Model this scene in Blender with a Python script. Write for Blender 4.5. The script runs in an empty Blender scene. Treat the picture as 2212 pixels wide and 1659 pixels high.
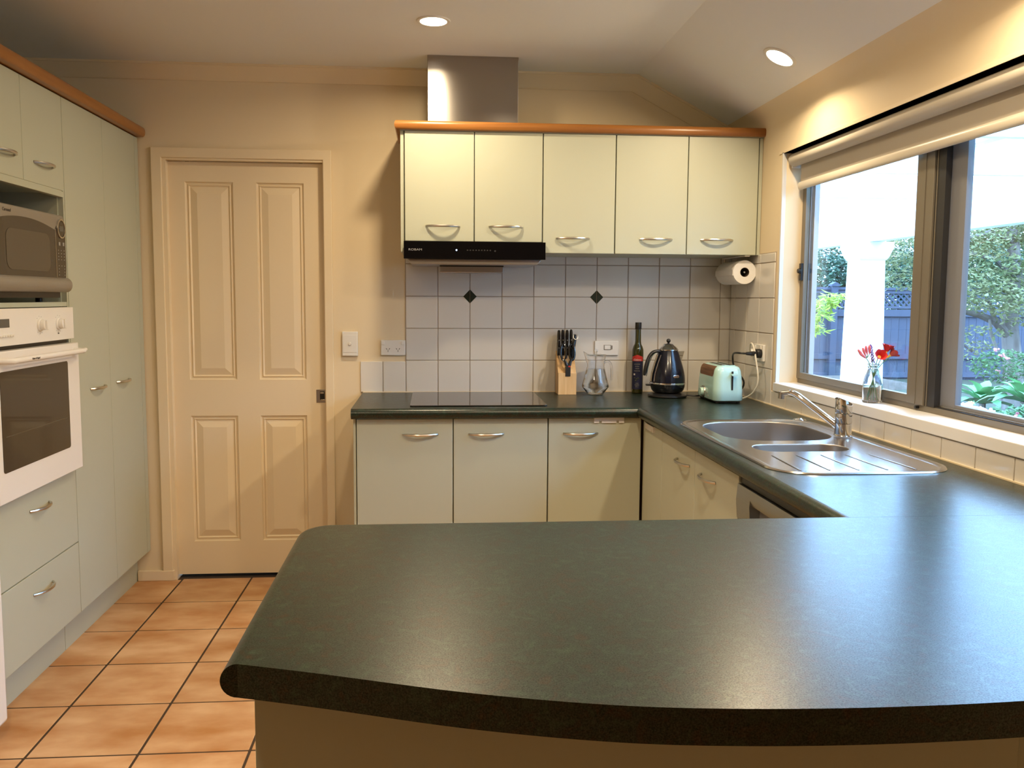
import bpy, bmesh, math, random
from mathutils import Vector, Matrix
random.seed(7)
D = bpy.data
SC = bpy.context.scene
COL = SC.collection

# ------------------------------------------------------------------ camera
cam = D.cameras.new('camera'); camo = D.objects.new('camera', cam); COL.objects.link(camo)
yaw, pitch, roll = .0806, .0925, .0058
Fv = Vector((math.sin(yaw)*math.cos(pitch), math.cos(yaw)*math.cos(pitch), -math.sin(pitch)))
R0 = Vector((math.cos(yaw), -math.sin(yaw), 0)); U0 = R0.cross(Fv)
Rv = R0*math.cos(roll)+U0*math.sin(roll); Uv = U0*math.cos(roll)-R0*math.sin(roll)
m = Matrix((Rv, Uv, -Fv)).transposed().to_4x4(); m.translation = Vector((.124, -4.0424, 1.326))
camo.matrix_world = m
cam.sensor_fit = 'HORIZONTAL'; cam.sensor_width = 36; cam.lens = 1857.97/2212*36
cam.shift_x = (1106-1083.45)/2212; cam.shift_y = (816.14-829.5)/2212
cam.clip_start = .02; cam.clip_end = 200
SC.camera = camo

# ------------------------------------------------------------------ world, exposure
W = D.worlds.new('sky'); SC.world = W; W.use_nodes = True
bg = W.node_tree.nodes['Background']
bg.inputs['Color'].default_value = (.335, .60, 1.0, 1); bg.inputs['Strength'].default_value = 21.0
SC.view_settings.view_transform = 'Standard'; SC.view_settings.look = 'None'
SC.view_settings.gamma = 1; SC.view_settings.use_curve_mapping = False
SC.view_settings.exposure = -0.25
LAMP_W = 17.0                       # watts of each ceiling downlight
LAMP_SPREAD = 168
LAMP_C = (1.0, .78, .50)

# ------------------------------------------------------------------ materials
MATS = {}
def mat(name, col, rough=.5, metal=0, spec=.5, noise=None, bump=None, rand=0, coat=0, trans=0, ior=1.45, emit=None, aniso=0):
    """noise=(colour2, scale, detail, contrast); bump=(scale, strength, distance); rand=per object value jitter"""
    if name in MATS: return MATS[name]
    M = D.materials.new(name); M.use_nodes = True; MATS[name] = M
    nt = M.node_tree; N = nt.nodes; L = nt.links; b = N['Principled BSDF']
    b.inputs['Base Color'].default_value = (*col, 1); b.inputs['Roughness'].default_value = rough
    b.inputs['Metallic'].default_value = metal; b.inputs['Specular IOR Level'].default_value = spec
    b.inputs['IOR'].default_value = ior
    if coat: b.inputs['Coat Weight'].default_value = coat; b.inputs['Coat Roughness'].default_value = .08
    if trans: b.inputs['Transmission Weight'].default_value = trans
    if aniso: b.inputs['Anisotropic'].default_value = aniso
    if emit: b.inputs['Emission Color'].default_value = (*emit[0], 1); b.inputs['Emission Strength'].default_value = emit[1]
    tc = N.new('ShaderNodeTexCoord')
    out = None
    if noise:
        c2, sc, det, con = noise
        if isinstance(sc, (int, float)): sc = (sc, sc, sc)
        mp = N.new('ShaderNodeMapping'); mp.inputs['Scale'].default_value = sc
        gi = N.new('ShaderNodeNewGeometry'); L.new(gi.outputs['Position'], mp.inputs['Vector'])
        nz = N.new('ShaderNodeTexNoise'); nz.inputs['Scale'].default_value = 1; nz.inputs['Detail'].default_value = det
        L.new(mp.outputs['Vector'], nz.inputs['Vector'])
        rp = N.new('ShaderNodeValToRGB'); h = .5/con
        rp.color_ramp.elements[0].position = max(0, .5-h); rp.color_ramp.elements[1].position = min(1, .5+h)
        rp.color_ramp.elements[0].color = (*col, 1); rp.color_ramp.elements[1].color = (*c2, 1)
        L.new(nz.outputs['Fac'], rp.inputs['Fac']); out = rp.outputs['Color']
    if rand:
        oi = N.new('ShaderNodeObjectInfo'); mr = N.new('ShaderNodeMapRange')
        mr.inputs['To Min'].default_value = 1-rand; mr.inputs['To Max'].default_value = 1+rand
        L.new(oi.outputs['Random'], mr.inputs['Value'])
        hs = N.new('ShaderNodeHueSaturation'); L.new(mr.outputs['Result'], hs.inputs['Value'])
        if out: L.new(out, hs.inputs['Color'])
        else: hs.inputs['Color'].default_value = (*col, 1)
        out = hs.outputs['Color']
    if out: L.new(out, b.inputs['Base Color'])
    if bump:
        nz2 = N.new('ShaderNodeTexNoise'); nz2.inputs['Scale'].default_value = bump[0]; nz2.inputs['Detail'].default_value = 4
        gi2 = N.new('ShaderNodeNewGeometry'); L.new(gi2.outputs['Position'], nz2.inputs['Vector'])
        bp = N.new('ShaderNodeBump'); bp.inputs['Strength'].default_value = bump[1]; bp.inputs['Distance'].default_value = bump[2]
        L.new(nz2.outputs['Fac'], bp.inputs['Height']); L.new(bp.outputs['Normal'], b.inputs['Normal'])
    return M

def wood(name, c1, c2, axis, scale=1.0, rough=.35):
    M = mat(name, c1, rough, spec=.4)
    nt = M.node_tree; N = nt.nodes; L = nt.links; b = N['Principled BSDF']
    gi = N.new('ShaderNodeNewGeometry'); mp = N.new('ShaderNodeMapping')
    s = [38*scale]*3; s['xyz'.index(axis)] = 2.2*scale
    mp.inputs['Scale'].default_value = s; L.new(gi.outputs['Position'], mp.inputs['Vector'])
    nz = N.new('ShaderNodeTexNoise'); nz.inputs['Scale'].default_value = 1; nz.inputs['Detail'].default_value = 5; nz.inputs['Distortion'].default_value = .6
    L.new(mp.outputs['Vector'], nz.inputs['Vector'])
    rp = N.new('ShaderNodeValToRGB'); rp.color_ramp.elements[0].position = .32; rp.color_ramp.elements[1].position = .68
    rp.color_ramp.elements[0].color = (*c1, 1); rp.color_ramp.elements[1].color = (*c2, 1)
    L.new(nz.outputs['Fac'], rp.inputs['Fac']); L.new(rp.outputs['Color'], b.inputs['Base Color'])
    return M

def leafmat(name, c1, c2, rough=.5, trans=.35):
    M = D.materials.new(name); M.use_nodes = True; MATS[name] = M
    nt = M.node_tree; N = nt.nodes; L = nt.links; b = N['Principled BSDF']
    gi = N.new('ShaderNodeNewGeometry'); rp = N.new('ShaderNodeValToRGB')
    rp.color_ramp.elements[0].color = (*c1, 1); rp.color_ramp.elements[1].color = (*c2, 1)
    L.new(gi.outputs['Random Per Island'], rp.inputs['Fac']); L.new(rp.outputs['Color'], b.inputs['Base Color'])
    b.inputs['Roughness'].default_value = rough; b.inputs['Specular IOR Level'].default_value = .3
    tr = N.new('ShaderNodeBsdfTranslucent'); L.new(rp.outputs['Color'], tr.inputs['Color'])
    mx = N.new('ShaderNodeMixShader'); mx.inputs[0].default_value = trans
    L.new(b.outputs[0], mx.inputs[1]); L.new(tr.outputs[0], mx.inputs[2]); L.new(mx.outputs[0], N['Material Output'].inputs['Surface'])
    return M

def panemat(name, tint=(.97, .985, .98), extra=.04):
    M = D.materials.new(name); M.use_nodes = True; MATS[name] = M
    nt = M.node_tree; N = nt.nodes; L = nt.links
    for n in list(N):
        if n.type == 'BSDF_PRINCIPLED': N.remove(n)
    tr = N.new('ShaderNodeBsdfTransparent'); tr.inputs['Color'].default_value = (*tint, 1)
    gl = N.new('ShaderNodeBsdfGlossy'); gl.inputs['Roughness'].default_value = .02
    lw = N.new('ShaderNodeLayerWeight'); lw.inputs['Blend'].default_value = .5
    pw = N.new('ShaderNodeMath'); pw.operation = 'POWER'; L.new(lw.outputs['Facing'], pw.inputs[0]); pw.inputs[1].default_value = 5
    fr = N.new('ShaderNodeMath'); fr.operation = 'MULTIPLY_ADD'; L.new(pw.outputs[0], fr.inputs[0]); fr.inputs[1].default_value = .9; fr.inputs[2].default_value = extra
    mx = N.new('ShaderNodeMixShader'); L.new(fr.outputs[0], mx.inputs[0]); L.new(tr.outputs[0], mx.inputs[1]); L.new(gl.outputs[0], mx.inputs[2])
    L.new(mx.outputs[0], N['Material Output'].inputs['Surface'])
    return M

def emitmat(name, col, s):
    M = mat(name, (0, 0, 0), .5, emit=(col, s)); return M

m_wall = mat('cream_paint', (.745, .625, .435), .7, spec=.25, bump=(220, .08, .002))
m_ceil = mat('ceiling_paint', (.79, .79, .765), .8, spec=.2)
m_trim = mat('cream_gloss_paint', (.78, .655, .46), .42, spec=.4)
m_white = mat('white_gloss_paint', (.70, .70, .70), .35, spec=.4)
m_lam = mat('sage_cream_laminate', (.465, .485, .385), .42, spec=.4, bump=(700, .05, .001))
m_lamd = mat('laminate_carcass', (.30, .29, .22), .6)
m_gap = mat('dark_gap', (.02, .017, .012), .8)
m_timber_x = wood('timber_trim_x', (.25, .095, .022), (.36, .155, .040), 'x', .8, .28)
m_timber_y = wood('timber_trim_y', (.25, .095, .022), (.36, .155, .040), 'y', .8, .28)
m_blockw = wood('beech_block', (.62, .37, .16), (.78, .53, .27), 'z', 1.2, .45)
m_walnut = wood('walnut_print', (.10, .045, .02), (.21, .11, .055), 'y', 3, .5)
m_tile = mat('wall_tile', (.70, .67, .62), .16, spec=.5, noise=((.67, .64, .59), 3, 2, 1), bump=(40, .05, .002))
m_grout = mat('wall_grout', (.37, .31, .25), .9)
m_accent = mat('green_accent_tile', (.012, .022, .018), .15, spec=.5, noise=((.02, .035, .028), 60, 4, 1.5))
m_ftile = mat('terracotta_tile', (.43, .19, .06), .45, spec=.35, noise=((.66, .41, .215), (4.5, 8, 6), 7, 2.6), rand=.07, bump=(30, .12, .004))
m_fgrout = mat('floor_grout', (.055, .032, .015), .9)
def countermat():
    M = mat('green_laminate_top', (.014, .020, .014), .30, spec=.5, ior=1.49)
    nt = M.node_tree; N = nt.nodes; L = nt.links; b = N['Principled BSDF']
    gi = N.new('ShaderNodeNewGeometry')
    def noise(scale, detail, rough, dist=0):
        n = N.new('ShaderNodeTexNoise'); n.inputs['Scale'].default_value = scale; n.inputs['Detail'].default_value = detail
        n.inputs['Roughness'].default_value = rough; n.inputs['Distortion'].default_value = dist
        L.new(gi.outputs['Position'], n.inputs['Vector']); return n
    nz = noise(34, 8, .72, 1.4)
    rp = N.new('ShaderNodeValToRGB'); e = rp.color_ramp.elements
    e[0].position = .36; e[0].color = (.026, .017, .008, 1); e[1].position = .64; e[1].color = (.020, .040, .026, 1)
    k = rp.color_ramp.elements.new(.47); k.color = (.006, .014, .010, 1)
    k = rp.color_ramp.elements.new(.56); k.color = (.010, .022, .015, 1)
    L.new(nz.outputs['Fac'], rp.inputs['Fac']); L.new(rp.outputs['Color'], b.inputs['Base Color'])
    fine = noise(520, 2, .5)
    m1 = N.new('ShaderNodeMapRange'); m1.inputs['From Min'].default_value = .3; m1.inputs['From Max'].default_value = .7
    m1.inputs['To Min'].default_value = .20; m1.inputs['To Max'].default_value = .75
    L.new(fine.outputs['Fac'], m1.inputs['Value']); L.new(m1.outputs['Result'], b.inputs['Specular IOR Level'])
    m2 = N.new('ShaderNodeMapRange'); m2.inputs['To Min'].default_value = .36; m2.inputs['To Max'].default_value = .25
    L.new(nz.outputs['Fac'], m2.inputs['Value']); L.new(m2.outputs['Result'], b.inputs['Roughness'])
    return M
m_top = countermat()
m_steel = mat('brushed_steel', (.42, .41, .40), .30, 1, noise=((.36, .35, .34), (4, 4, 300), 3, 1.2))
m_sink = mat('sink_steel', (.52, .51, .50), .20, 1, bump=(400, .05, .0005))
m_bowl = mat('satin_bowl_steel', (.40, .385, .37), .36, 1)
m_duct = mat('duct_steel', (.40, .38, .36), .28, 1, aniso=.9)
_n = m_duct.node_tree.nodes; _t = _n.new('ShaderNodeTangent'); _t.direction_type = 'RADIAL'; _t.axis = 'Z'
_n['Principled BSDF'].inputs['Anisotropic Rotation'].default_value = .25
m_duct.node_tree.links.new(_t.outputs[0], _n['Principled BSDF'].inputs['Tangent'])
m_chrome = mat('chrome', (.72, .72, .73), .06, 1)
m_nickel = mat('satin_nickel', (.62, .60, .56), .28, 1)
m_bglass = mat('black_glass', (.003, .003, .004), .05, spec=.22)
m_cook = mat('cooktop_glass', (.01, .009, .009), .05, spec=.7, ior=1.7)
m_black = mat('black_plastic', (.012, .012, .013), .35)
m_blackg = mat('black_gloss', (.007, .008, .012), .12, coat=.6)
m_rubber = mat('black_rubber', (.01, .01, .01), .7)
m_wplas = mat('white_plastic', (.76, .74, .70), .35)
m_enamel = mat('white_enamel', (.80, .78, .74), .22)
m_oglass = mat('oven_glass', (.035, .028, .020), .06, spec=.6)
m_mwsilver = mat('microwave_silver', (.30, .275, .235), .42, .35)
m_mwglass = mat('microwave_door_film', (.05, .042, .032), .14)
m_mwin = mat('microwave_window_mesh', (.085, .072, .053), .25)
m_screen = mat('display_grey', (.09, .09, .085), .2)
m_print = mat('grey_print', (.30, .29, .27), .6)
m_printd = mat('dark_print', (.05, .045, .04), .6)
m_mint = mat('mint_enamel', (.46, .70, .66), .16, coat=.5)
m_kettle = mat('kettle_pearl_black', (.004, .006, .016), .22, .15, coat=.25)
m_paper = mat('kitchen_paper', (.80, .78, .75), .9, bump=(160, .3, .003))
m_card = mat('cardboard_core', (.05, .033, .022), .9)
m_glass = mat('clear_glass', (1, 1, 1), .0, trans=1, ior=1.45)
m_water = mat('water', (.96, .99, .98), .0, trans=1, ior=1.33)
m_oil = mat('dark_green_glass', (.030, .030, .006), .05, spec=.6, coat=.3)
m_labred = mat('label_red', (.52, .03, .025), .5)
m_labblue = mat('label_navy', (.014, .017, .055), .5)
m_labwhite = mat('label_white', (.7, .68, .66), .5)
m_alu = mat('bronze_aluminium', (.20, .175, .135), .42, .25)
m_alud = mat('shaded_jamb_and_seal', (.035, .035, .038), .5, .2)
m_alul = mat('grey_aluminium', (.19, .195, .215), .5)
m_blind = mat('blind_fabric', (.50, .455, .38), .8, bump=(500, .1, .001))
m_blindb = mat('blind_bar', (.58, .53, .44), .35)
m_pane = panemat('window_glass')
m_cordw = mat('white_cord', (.66, .63, .55), .5)
m_red = mat('red_enamel', (.6, .03, .02), .4)
# outdoors
m_perg = mat('white_pergola_paint', (.86, .87, .88), .6)
m_fence = mat('grey_blue_fence_stain', (.050, .058, .088), .75, noise=((.040, .046, .070), (30, 30, 3), 4, 1.4), rand=.08)
m_soil = mat('bark_mulch', (.05, .035, .025), .95, noise=((.10, .075, .06), 14, 6, 2))
m_lawn = mat('garden_ground', (.022, .030, .014), .95, noise=((.045, .045, .025), 3, 6, 2))
m_bark = mat('tree_bark', (.10, .075, .06), .9, noise=((.22, .19, .17), (12, 12, 4), 6, 2))
l_maple = leafmat('maple_leaves', (.12, .155, .055), (.34, .32, .16))
l_dark = leafmat('dark_foliage', (.03, .07, .05), (.09, .16, .09))
l_fresh = leafmat('fresh_yellow_leaves', (.24, .40, .06), (.60, .60, .12))
l_shrub = leafmat('shrub_leaves', (.05, .13, .05), (.16, .28, .12))
m_agave = mat('agave_leaf', (.10, .27, .10), .4, noise=((.20, .42, .20), 5, 3, 1.5))
m_petalr = mat('petal_red', (.62, .02, .012), .5, noise=((.42, .006, .012), 60, 3, 1.5))
m_petaly = mat('petal_throat', (.85, .42, .03), .5)
m_petalp = mat('petal_pink', (.62, .09, .12), .5, noise=((.72, .20, .18), 60, 2, 1))
m_laven = mat('lavender_flower', (.22, .12, .42), .6)
m_stem = mat('stem_green', (.10, .19, .06), .5)
m_pinkfl = mat('shrub_pink_flower', (.75, .24, .30), .6)
m_yelfl = mat('shrub_yellow_flower', (.85, .62, .16), .6)
m_rock = mat('grey_rock', (.20, .21, .21), .9, noise=((.34, .35, .36), 9, 6, 2))

# ------------------------------------------------------------------ mesh helpers
class MB:
    def __init__(s): s.v = []; s.f = []
    def add(s, vs, fs):
        k = len(s.v); s.v += [tuple(p) for p in vs]; s.f += [tuple(i+k for i in q) for q in fs]; return s
    def box(s, x0, x1, y0, y1, z0, z1):
        x0, x1 = sorted((x0, x1)); y0, y1 = sorted((y0, y1)); z0, z1 = sorted((z0, z1))
        return s.add([(x0,y0,z0),(x1,y0,z0),(x1,y1,z0),(x0,y1,z0),(x0,y0,z1),(x1,y0,z1),(x1,y1,z1),(x0,y1,z1)],
                     [(0,3,2,1),(4,5,6,7),(0,1,5,4),(1,2,6,5),(2,3,7,6),(3,0,4,7)])
    def cyl(s, p0, p1, r0, r1=None, n=20, caps=True):
        r1 = r0 if r1 is None else r1
        p0 = Vector(p0); p1 = Vector(p1); d = (p1-p0).normalized()
        a = d.orthogonal().normalized(); b = d.cross(a); vs = []
        for p, r in ((p0, r0), (p1, r1)):
            for i in range(n):
                t = 2*math.pi*i/n; vs.append(p+(a*math.cos(t)+b*math.sin(t))*r)
        fs = [(i, (i+1) % n, n+(i+1) % n, n+i) for i in range(n)]
        if caps: fs += [tuple(range(n-1, -1, -1)), tuple(range(n, 2*n))]
        return s.add(vs, fs)
    def lathe(s, prof, c=(0,0,0), n=32, close=False):
        vs = []; fs = []; k = len(prof)
        for i in range(n):
            t = 2*math.pi*i/n
            for r, z in prof: vs.append((c[0]+r*math.cos(t), c[1]+r*math.sin(t), c[2]+z))
        for i in range(n):
            j = (i+1) % n
            for q in range(k if close else k-1):
                q2 = (q+1) % k; fs.append((i*k+q, j*k+q, j*k+q2, i*k+q2))
        if not close:
            if prof[0][0] > 1e-5: fs.append(tuple(i*k for i in range(n-1, -1, -1)))
            if prof[-1][0] > 1e-5: fs.append(tuple(i*k+k-1 for i in range(n)))
        return s.add(vs, fs)
    def prism(s, poly, axis, a, b):
        """poly of 2-D points in the plane normal to axis, extruded from a to b"""
        def P(u, v, w): return {'x': (w, u, v), 'y': (u, w, v), 'z': (u, v, w)}[axis]
        n = len(poly)
        return s.add([P(u, v, a) for u, v in poly]+[P(u, v, b) for u, v in poly],
                     [tuple(range(n-1, -1, -1)), tuple(range(n, 2*n))]+[(i, (i+1) % n, n+(i+1) % n, n+i) for i in range(n)])
    def tube(s, pts, r, n=10, flat=1.0, up=None):
        pts = [Vector(p) for p in pts]; rs = r if isinstance(r, (list, tuple)) else [r]*len(pts)
        vs = []; prev = None
        for i, p in enumerate(pts):
            d = (pts[min(i+1, len(pts)-1)]-pts[max(i-1, 0)]).normalized()
            if up is not None: a = Vector(up); a = (a-d*a.dot(d)).normalized()
            else:
                a = d.orthogonal().normalized() if prev is None else (prev-d*prev.dot(d)).normalized()
            prev = a; b = d.cross(a)
            for q in range(n):
                t = 2*math.pi*q/n; vs.append(p+(a*math.cos(t)+b*math.sin(t)*flat)*rs[i])
        fs = []
        for i in range(len(pts)-1):
            for q in range(n):
                fs.append((i*n+q, i*n+(q+1) % n, (i+1)*n+(q+1) % n, (i+1)*n+q))
        fs += [tuple(range(n-1, -1, -1)), tuple(range((len(pts)-1)*n, len(pts)*n))]
        return s.add(vs, fs)
    def ell(s, c, rx, ry, rz, n=14, k=9):
        prof = []
        vs = []; fs = []
        for j in range(1, k):
            ph = math.pi*j/k
            for i in range(n):
                t = 2*math.pi*i/n; vs.append((c[0]+rx*math.sin(ph)*math.cos(t), c[1]+ry*math.sin(ph)*math.sin(t), c[2]-rz*math.cos(ph)))
        vs += [(c[0], c[1], c[2]-rz), (c[0], c[1], c[2]+rz)]; B = len(vs)-2; T = B+1
        for j in range(k-2):
            for i in range(n): fs.append((j*n+i, j*n+(i+1) % n, (j+1)*n+(i+1) % n, (j+1)*n+i))
        for i in range(n): fs += [(B, (i+1) % n, i), (T, (k-2)*n+i, (k-2)*n+(i+1) % n)]
        return s.add(vs, fs)
    def loft(s, loops, cap0=True, cap1=True):
        n = len(loops[0]); vs = [p for l in loops for p in l]; fs = []
        for i in range(len(loops)-1):
            for q in range(n): fs.append((i*n+q, i*n+(q+1) % n, (i+1)*n+(q+1) % n, (i+1)*n+q))
        if cap0: fs.append(tuple(range(n-1, -1, -1)))
        if cap1: fs.append(tuple(range((len(loops)-1)*n, len(loops)*n)))
        return s.add(vs, fs)
    def rot(s, ang, axis, c):
        M = Matrix.Rotation(ang, 3, axis); c = Vector(c); s.v = [tuple(M @ (Vector(p)-c)+c) for p in s.v]; return s
    def mesh(s, name, off=Vector((0,0,0)), bevel=0, seg=2, smooth=35, recalc=True):
        me = D.meshes.new(name)
        me.from_pydata([tuple(Vector(p)-off) for p in s.v], [], s.f)
        flatf = {}; planes = set()
        if bevel or recalc:
            bm = bmesh.new(); bm.from_mesh(me)
            bmesh.ops.recalc_face_normals(bm, faces=bm.faces)
            if bevel:
                for fc in bm.faces:
                    if all(len(e.link_faces) < 2 or e.calc_face_angle(0) > .6 for e in fc.edges):
                        n_ = fc.normal; planes.add((round(n_.x, 3), round(n_.y, 3), round(n_.z, 3)))
                es = [e for e in bm.edges if len(e.link_faces) == 2 and e.calc_face_angle(0) > .6]
                bmesh.ops.bevel(bm, geom=es, offset=bevel, segments=seg, profile=.5, affect='EDGES', clamp_overlap=True)
            for k, fc in enumerate(bm.faces):
                if bevel and (round(fc.normal.x, 3), round(fc.normal.y, 3), round(fc.normal.z, 3)) in planes: flatf[k] = 1
            bm.to_mesh(me); bm.free()
        if smooth:
            me.set_sharp_from_angle(angle=math.radians(smooth))
            me.polygons.foreach_set('use_smooth', [not (bevel and recalc and k in flatf) for k in range(len(me.polygons))])
        return me
    def build(s, name, material, parent=None, origin=None, **kw):
        off = WL[parent.name] if parent else Vector(origin if origin is not None else s.base())
        me = s.mesh(name, off, **kw); me.materials.append(material)
        o = D.objects.new(name, me); COL.objects.link(o)
        if parent: o.parent = parent
        else: o.location = off
        WL[o.name] = off.copy()
        return o
    def base(s):
        xs = [p[0] for p in s.v]; ys = [p[1] for p in s.v]; zs = [p[2] for p in s.v]
        return ((min(xs)+max(xs))/2, (min(ys)+max(ys))/2, min(zs))
WL = {}
def empty(name, loc):
    o = D.objects.new(name, None); COL.objects.link(o); o.location = loc; o.empty_display_size = .05
    WL[o.name] = Vector(loc); return o
def tag(o, label, cat=None, group=None):
    o['label'] = label
    if cat: o['category'] = cat
    if group: o['group'] = group
    return o
def thing(name, loc, label, cat, group=None): return tag(empty(name, loc), label, cat, group)
def struct(o, label=None):
    o['kind'] = 'structure'
    if label: o['label'] = label
    return o
def instance(o, name, parent, worldpos):
    """a sibling piece that shares mesh data with o"""
    c = D.objects.new(name, o.data); COL.objects.link(c); c.parent = parent
    c.location = Vector(worldpos)-WL[parent.name]; return c
def text(body, size, M, material, parent, name='lettering', ext=.0004, sx=1.0, shear=0):
    cu = D.curves.new(name, 'FONT'); cu.body = body; cu.size = size; cu.extrude = ext; cu.align_x = 'CENTER'; cu.align_y = 'CENTER'; cu.shear = shear
    o = D.objects.new(name, cu); COL.objects.link(o)
    dg = bpy.context.evaluated_depsgraph_get(); me = D.meshes.new_from_object(o.evaluated_get(dg)); D.objects.remove(o)
    me.transform(Matrix.Diagonal((sx, 1, 1, 1))); me.transform(M)
    me.transform(Matrix.Translation(-WL[parent.name])); me.materials.clear(); me.materials.append(material)
    t = D.objects.new(name, me); COL.objects.link(t); t.parent = parent; WL[t.name] = WL[parent.name].copy()
    return t
def face_minus_y(x, y, z): return Matrix.Translation((x, y, z)) @ Matrix.Rotation(math.pi/2, 4, 'X')
def face_plus_x(x, y, z): return Matrix.Translation((x, y, z)) @ Matrix.Rotation(math.pi/2, 4, 'Z') @ Matrix.Rotation(math.pi/2, 4, 'X')

def rrect(cx, cy, w, h, r, n=6):
    r = min(r, w/2-1e-4, h/2-1e-4); pts = []
    for k, (sx, sy) in enumerate(((1,1),(-1,1),(-1,-1),(1,-1))):
        for i in range(n+1):
            t = math.pi/2*(k+i/n); pts.append((cx+sx*(w/2-r)+r*math.cos(t), cy+sy*(h/2-r)+r*math.sin(t)))
    return pts
def bez(p0, p1, p2, p3, n=12):
    p0, p1, p2, p3 = map(Vector, (p0, p1, p2, p3)); o = []
    for i in range(n+1):
        t = i/n; o.append(p0*(1-t)**3+p1*3*t*(1-t)**2+p2*3*t*t*(1-t)+p3*t**3)
    return o

# ------------------------------------------------------------------ room shell
ZC = 2.352; XR = 1.554; RX = 1.066; SL = .516; ZB = .8824
def zslope(x): return ZC-SL*(x-RX)
XLW, YR = -1.83, -6.4

# floor: grout bed with tiles
fl = struct(MB().box(XLW-.1, XR+.14, YR-.1, .1, -.12, -.0016).build('floor', m_fgrout), 'terracotta tiled kitchen floor with dark grout')
TP, FX, FY = .3185, -1.0487, -.3044
g = .0035
tile_full = None
for i in range(-3, 9):
    for j in range(-16, 1):
        x0, x1 = FX+i*TP+g, FX+(i+1)*TP-g; y0, y1 = FY+j*TP+g, FY+(j+1)*TP-g
        x0c, x1c, y1c = max(x0, XLW), min(x1, XR-.002), min(y1, .045 if x0 > -1.08 and x1 < -.37 else -.001)
        if x1c-x0c < .03 or y1c-y0 < .02: continue
        if (x0c, x1c, y1c) == (x0, x1, y1):
            if tile_full is None:
                tile_full = MB().box(x0, x1, y0, y1, -.012, 0)
                me = tile_full.mesh('tile', Vector(((x0+x1)/2, (y0+y1)/2, 0)), bevel=.002, seg=1); me.materials.append(m_ftile)
            o = D.objects.new('tile', me); COL.objects.link(o); o.parent = fl; o.location = Vector(((x0+x1)/2, (y0+y1)/2, 0))-WL['floor']
        else: MB().box(x0c, x1c, y0, y1c, -.012, 0).build('tile', m_ftile, fl, bevel=.002, seg=1)

# back wall (plaster face at y=.006) with the doorway
DX0, DX1, DZ = -1.088, -.366, 1.948
wb = MB()
wb.box(XLW-.1, DX0, .006, .12, -.01, 2.6); wb.box(DX1, XR+.14, .006, .12, -.01, 2.6); wb.box(DX0, DX1, .006, .12, DZ, 2.6)
wb = struct(wb.build('wall_back', m_wall, origin=(0, .06, 0)), 'cream painted back wall with tiled splashback')
MB().box(-.212, XR, .0035, .0075, ZB-.004, 1.56).build('grout_bed', m_grout, wb)
# cut away the grout bed above the short tiles on the left: only the two low tiles there
for o in list(wb.children):
    if o.name == 'grout_bed':
        D.objects.remove(o)
MB().box(-.002, XR, .0030, .0075, ZB-.004, 1.56).build('grout_bed', m_grout, wb)
MB().box(-.210, -.002, .0030, .0075, ZB-.004, 1.026).build('grout_bed', m_grout, wb)
gt = .0016
proto = None
def wtile(x0, x1, z0, z1):
    global proto
    full = abs((x1-x0)-.15) < 1e-6 and abs((z1-z0)-.15) < 1e-6
    if full and proto is not None: return instance(proto, 'tile', wb, (x0+.075, 0, z0+.075))
    off = Vector(((x0+x1)/2, 0, (z0+z1)/2))
    me = MB().box(x0+gt, x1-gt, 0, .006, z0+gt, z1-gt).mesh('tile', off, bevel=.0022, seg=2); me.materials.append(m_tile)
    o = D.objects.new('tile', me); COL.objects.link(o); o.parent = wb; o.location = off-WL['wall_back']
    if full: proto = o
    return o
for i in range(11):
    for k in range(5):
        x0 = .15*i; x1 = x0+.15 if i < 10 else XR-.001
        z0 = ZB+.15*k; z1 = z0+.15 if k < 4 else 1.56
        wtile(x0, x1, z0, z1)
wtile(-.212, -.107, ZB, 1.029); wtile(-.107, 0, ZB, 1.029)
for cx in (.30, .90):
    cz = ZB+.45; h = .0315
    for s in (-1, 1):
        MB().prism([(cx+s*.0012, cz-h), (cx+s*(h), cz), (cx+s*.0012, cz+h)], 'y', -.0008, .004).build('accent_tile', m_accent, wb)

# right wall with window opening y -.568 .. -2.75, z .945 .. 1.9205
WY0, WY1, WZ0, WZ1 = -.568, -2.75, .945, 1.9205
wr = MB(); X0, X1 = XR, XR+.12
wr.box(X0, X1, WY0, .006, -.01, 2.45); wr.box(X0, X1, YR-.1, WY1, -.01, 2.45)
wr.box(X0, X1, WY1, WY0, -.01, WZ0); wr.box(X0, X1, WY1, WY0, WZ1, 2.45)
wr = struct(wr.build('wall_right', m_wall, origin=(XR+.06, -1, 0)), 'cream painted window wall on the right')
MB().box(XR-.0025, XR+.001, -.535, -.001, ZB-.004, 1.525).build('grout_bed', m_grout, wr)
MB().box(XR-.0025, XR+.001, -2.8, -.535, ZB-.004, .943).build('grout_bed', m_grout, wr)
def rtile(y0, y1, z0, z1): MB().box(XR-.006, XR, y0-gt, y1+gt, z0+gt, z1-gt).build('tile', m_tile, wr, bevel=.002)
ys = [-.0065, -.072, -.222, -.372, -.533]
for a, b in zip(ys, ys[1:]):
    for k in range(5): rtile(a, b, ZB+.15*k, ZB+.15*(k+1) if k < 4 else 1.523)
y = -.533
while y > -2.75: rtile(y, y-.1534, ZB, .944); y -= .1534
MB().box(XR-.0075, XR-.001, -.5355, -.5335, ZB, .945).build('tile_edge', m_tile, wr)

wl = struct(MB().box(XLW-.1, XLW, YR-.1, .006, -.01, 2.6).build('wall_left', m_wall), 'cream wall behind the tall cabinets')
wk = struct(MB().box(XLW, XR, YR-.1, YR, -.01, 2.6).build('wall_rear', m_wall), 'cream wall behind the viewer')

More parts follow.
